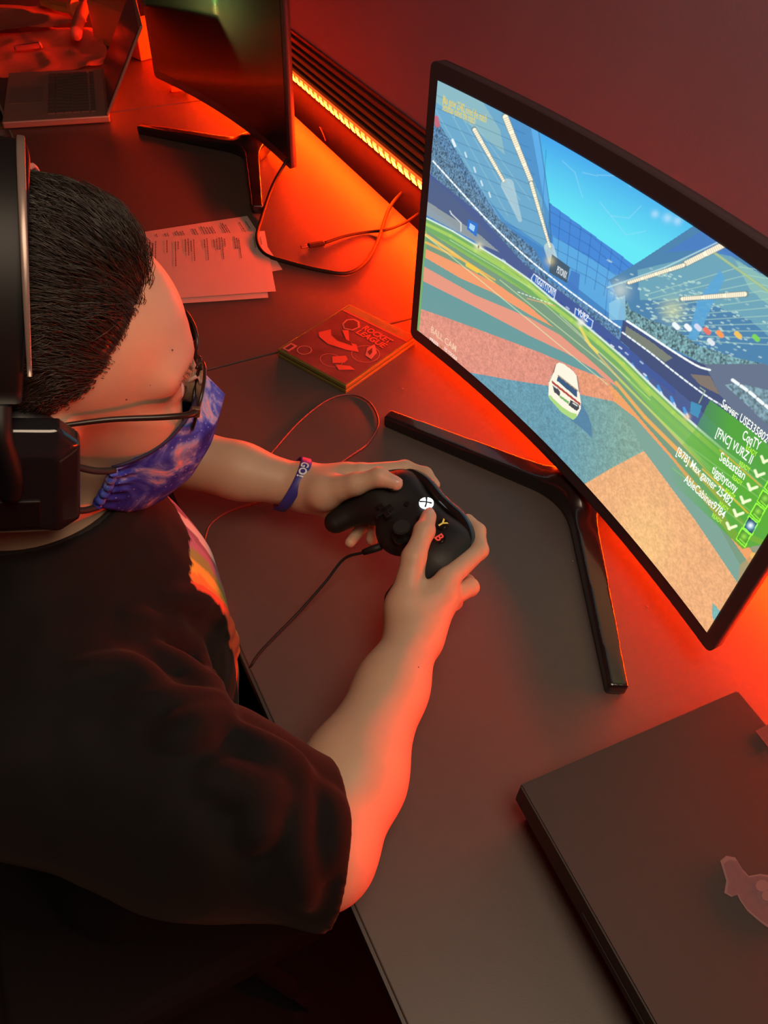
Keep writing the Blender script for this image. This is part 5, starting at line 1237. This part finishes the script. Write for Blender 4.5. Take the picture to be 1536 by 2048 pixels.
S1, T1 = np.meshgrid(np.linspace(-1, 1, n1), np.linspace(0, 1, n2), indexing='ij')
cen = np.array([np.interp(T1, [0, .22, .5, .75, .92, 1], [0.1065, 0.1275, 0.1255, 0.1160, 0.0960, 0.0800]), np.interp(T1, [0, .22, .5, .75, .92, 1], [0.0140, -0.0080, -0.0420, -0.0720, -0.0985, -0.1080])])
sid = np.array([np.interp(T1, [0, .5, 1], [0.0390, 0.0340, 0.0270]), np.interp(T1, [0, .5, 1], [-0.0240, -0.0480, -0.0720])])
gfun = np.cos(np.abs(S1) * np.pi / 2) ** 0.78
ridge = np.exp(-(S1 / 0.09) ** 2) * 0.0022
Xm = sid[0] + (cen[0] - sid[0]) * gfun + ridge + 0.0010 * vnoise(np.stack([S1 * 4, T1 * 5], -1), 1, 3)
Zm = sid[1] + (cen[1] - sid[1]) * (np.cos(np.abs(S1) * np.pi / 2) ** 0.9)
Ym = (0.0675 - 0.006 * T1) * np.sin(S1 * np.pi / 2 * 0.97) * (1 + 0.0 * T1)
edge = np.clip((np.abs(S1) - 0.90) / 0.1, 0, 1); Ym = Ym + np.sign(S1) * edge * 0.0022 * np.sin(T1 * 34)
G3 = np.stack([Xm, Ym, Zm], -1); nu_ = np.gradient(G3, axis=0); nv_ = np.gradient(G3, axis=1); nn_ = np.cross(nu_, nv_); nn_ /= np.linalg.norm(nn_, axis=-1, keepdims=True) + 1e-12
if nn_[n1 // 2, n2 // 2, 0] < 0: nn_ = -nn_
inner = G3 - nn_ * 0.0018; V = np.concatenate([G3.reshape(-1, 3), inner.reshape(-1, 3)]); N = n1 * n2; F = []
for i in range(n1 - 1):
    for j in range(n2 - 1):
        a = i * n2 + j; F.append((a, a + n2, a + n2 + 1, a + 1)); F.append((N + a, N + a + 1, N + a + n2 + 1, N + a + n2))
rg = [i * n2 for i in range(n1)] + [(n1 - 1) * n2 + j for j in range(1, n2)] + [i * n2 + n2 - 1 for i in range(n1 - 2, -1, -1)] + [j for j in range(n2 - 2, 0, -1)]
for k in range(len(rg)): a, b = rg[k], rg[(k + 1) % len(rg)]; F.append((a, N + a, N + b, b))
link('cloth_panel', from_arrays('cloth_panel', V, F), M_mask, mk_, True)
tube('top_binding', G3[:, 0] + nn_[:, 0] * 0.0004, 0.0013, mat('binding_navy', (0.02, 0.02, 0.07), 0.7), mk_, 6)
tube('centre_seam', G3[n1 // 2, :] + nn_[n1 // 2, :] * 0.0002, 0.0008, M_mask, mk_, 6)
for s, e in ((-1, 0), (1, n1 - 1)):
    for j, dz in ((1, 0.010), (n2 - 2, -0.012)):
        p = G3[e, j]; q = np.array([-0.002, s * 0.0775, p[2] * 0.35 + (0.004 if dz > 0 else -0.030)])
        tube('ear_loop', catmull([p + [0.002, 0, 0], p * 0.72 + q * 0.28 + [0, s * 0.0035, 0], p * 0.35 + q * 0.65 + [0, s * 0.0028, 0], q], 6), 0.0026, M_loop, mk_, 8)
    tube('side_casing', G3[e, 1:n2 - 1] + [0.001, s * 0.0012, 0], 0.0038, M_mask, mk_, 8)

# ------------------------------------------------------------------ wristband
ax = (WL - ELL) / np.linalg.norm(WL - ELL); cb = ELL + (WL - ELL) * 0.96
e1 = np.cross(ax, [0, 0, 1.0]); e1 /= np.linalg.norm(e1); e2 = np.cross(ax, e1); e2 = -e2 if e2[2] < 0 else e2; e1 = np.cross(e2, ax)
Rb = np.stack([e1, e2, ax], 1)
wb = empty('wristband', tuple(cb), Rb, 'blue rubber wristband with white letters on the far wrist', 'wristband')
RI, HB = 0.0318, 0.0062
prof = [(RI, -HB), (RI + 0.0018, -HB), (RI + 0.0024, -HB + 0.001), (RI + 0.0024, HB - 0.001), (RI + 0.0018, HB), (RI, HB)]
V, F = [], []; n = 64; tl = np.array([0.0, 0.10])
for i in range(n):
    t = 2 * math.pi * i / n
    for r, z in prof: V.append((r * math.cos(t), r * math.sin(t), z + 0.34 * r * math.sin(t)))
for i in range(n):
    for j in range(6): a = i * 6 + j; b = i * 6 + (j + 1) % 6; c = ((i + 1) % n) * 6; F.append((a, b, c + (j + 1) % 6, c + j))
link('band', from_arrays('band', V, F), mat('band_blue', (0.035, 0.030, 0.24), 0.45), wb, True)
V, F = text_arrays('GO!', height=0.0086, bold=0.03); V[:, 0] -= V[:, 0].max() / 2; V[:, 1] -= 0.0043
vc = CAM_C - cb; tc0 = math.atan2(vc @ e2, vc @ e1) 
def wrap(V, t0, sgn):
    t = t0 + sgn * V[:, 0] / (RI + 0.0026); z = -V[:, 1] if sgn > 0 else V[:, 1]; z = -z
    return np.stack([(RI + 0.0027) * np.cos(t), (RI + 0.0027) * np.sin(t), z + 0.34 * RI * np.sin(t)], 1)
BAND_TXT = (tc0, V, F)
WB_SHIFT, WB_SGN = -0.62, 1
# letters run round the band so that they stand upside down for the camera, as the wearer's side does
tdir = 1.0
Pt = wrap(V, tc0 + WB_SHIFT, WB_SGN); link('letters', from_arrays('letters', Pt, F), mat('band_white', (0.75, 0.72, 0.74), 0.5), wb)

# ------------------------------------------------------------------ headset lead from the controller
pl = c2w((0.0, -0.034, -0.016)); pl2 = c2w((-0.010, -0.052, -0.022))
lead = empty('headset_lead', tuple(pl2), label='black headset lead running from the controller over the desk edge', cat='cable')
Rj = None
tube('jack_plug', np.array([pl - pl2, (pl + pl2) / 2 - pl2, np.zeros(3)]), [0.0042, 0.0042, 0.0034], M_cab, lead, 12)
path = [np.zeros(3)] + [onz(np.array(p[:2], float), p[2]) - pl2 for p in ((688, 1118, .050), (650, 1165, .030), (600, 1222, .012), (555, 1268, .006), (520, 1305, .004), (503, 1330, .002), (494, 1348, -.02))]
tube('cord', catmull(path, 8), 0.0016, M_cab, lead, 8)

# ------------------------------------------------------------------ chair under the person
M_chair = mat('chair_black_fabric', (0.005, 0.004, 0.0045), 0.9, noise=0.2, nscale=90, bump=0.3, bscale=500)
ch = empty('office_chair', (-0.12, 0.51, -0.75), label='black office chair carrying the seated person', cat='chair')
box('seat', (0, 0, 0.305), (0.46, 0.48, 0.07), M_chair, ch, bevel=0.025, seg=3)
box('backrest', (-0.225, 0, 0.66), (0.06, 0.44, 0.56), M_chair, ch, bevel=0.025, seg=3, rot=np.array([[0.985, 0, -0.17], [0, 1, 0], [0.17, 0, 0.985]]))
cylinder('column', (0, 0, 0.17), (0, 0, 1), 0.028, 0.22, M_leg, ch, 20)
for k in range(5):
    t = 2 * math.pi * k / 5 + 0.3; d = np.array([math.cos(t), math.sin(t), 0])
    l_ = tube('leg', [d * 0.03 + [0, 0, 0.075], d * 0.29 + [0, 0, 0.060]], [0.022, 0.014], M_chair, ch, 10)
    cylinder('castor', tuple(d * 0.29 + [0, 0, 0.0265]), tuple(np.cross(d, [0, 0, 1])), 0.026, 0.022, M_chair, l_, 18)
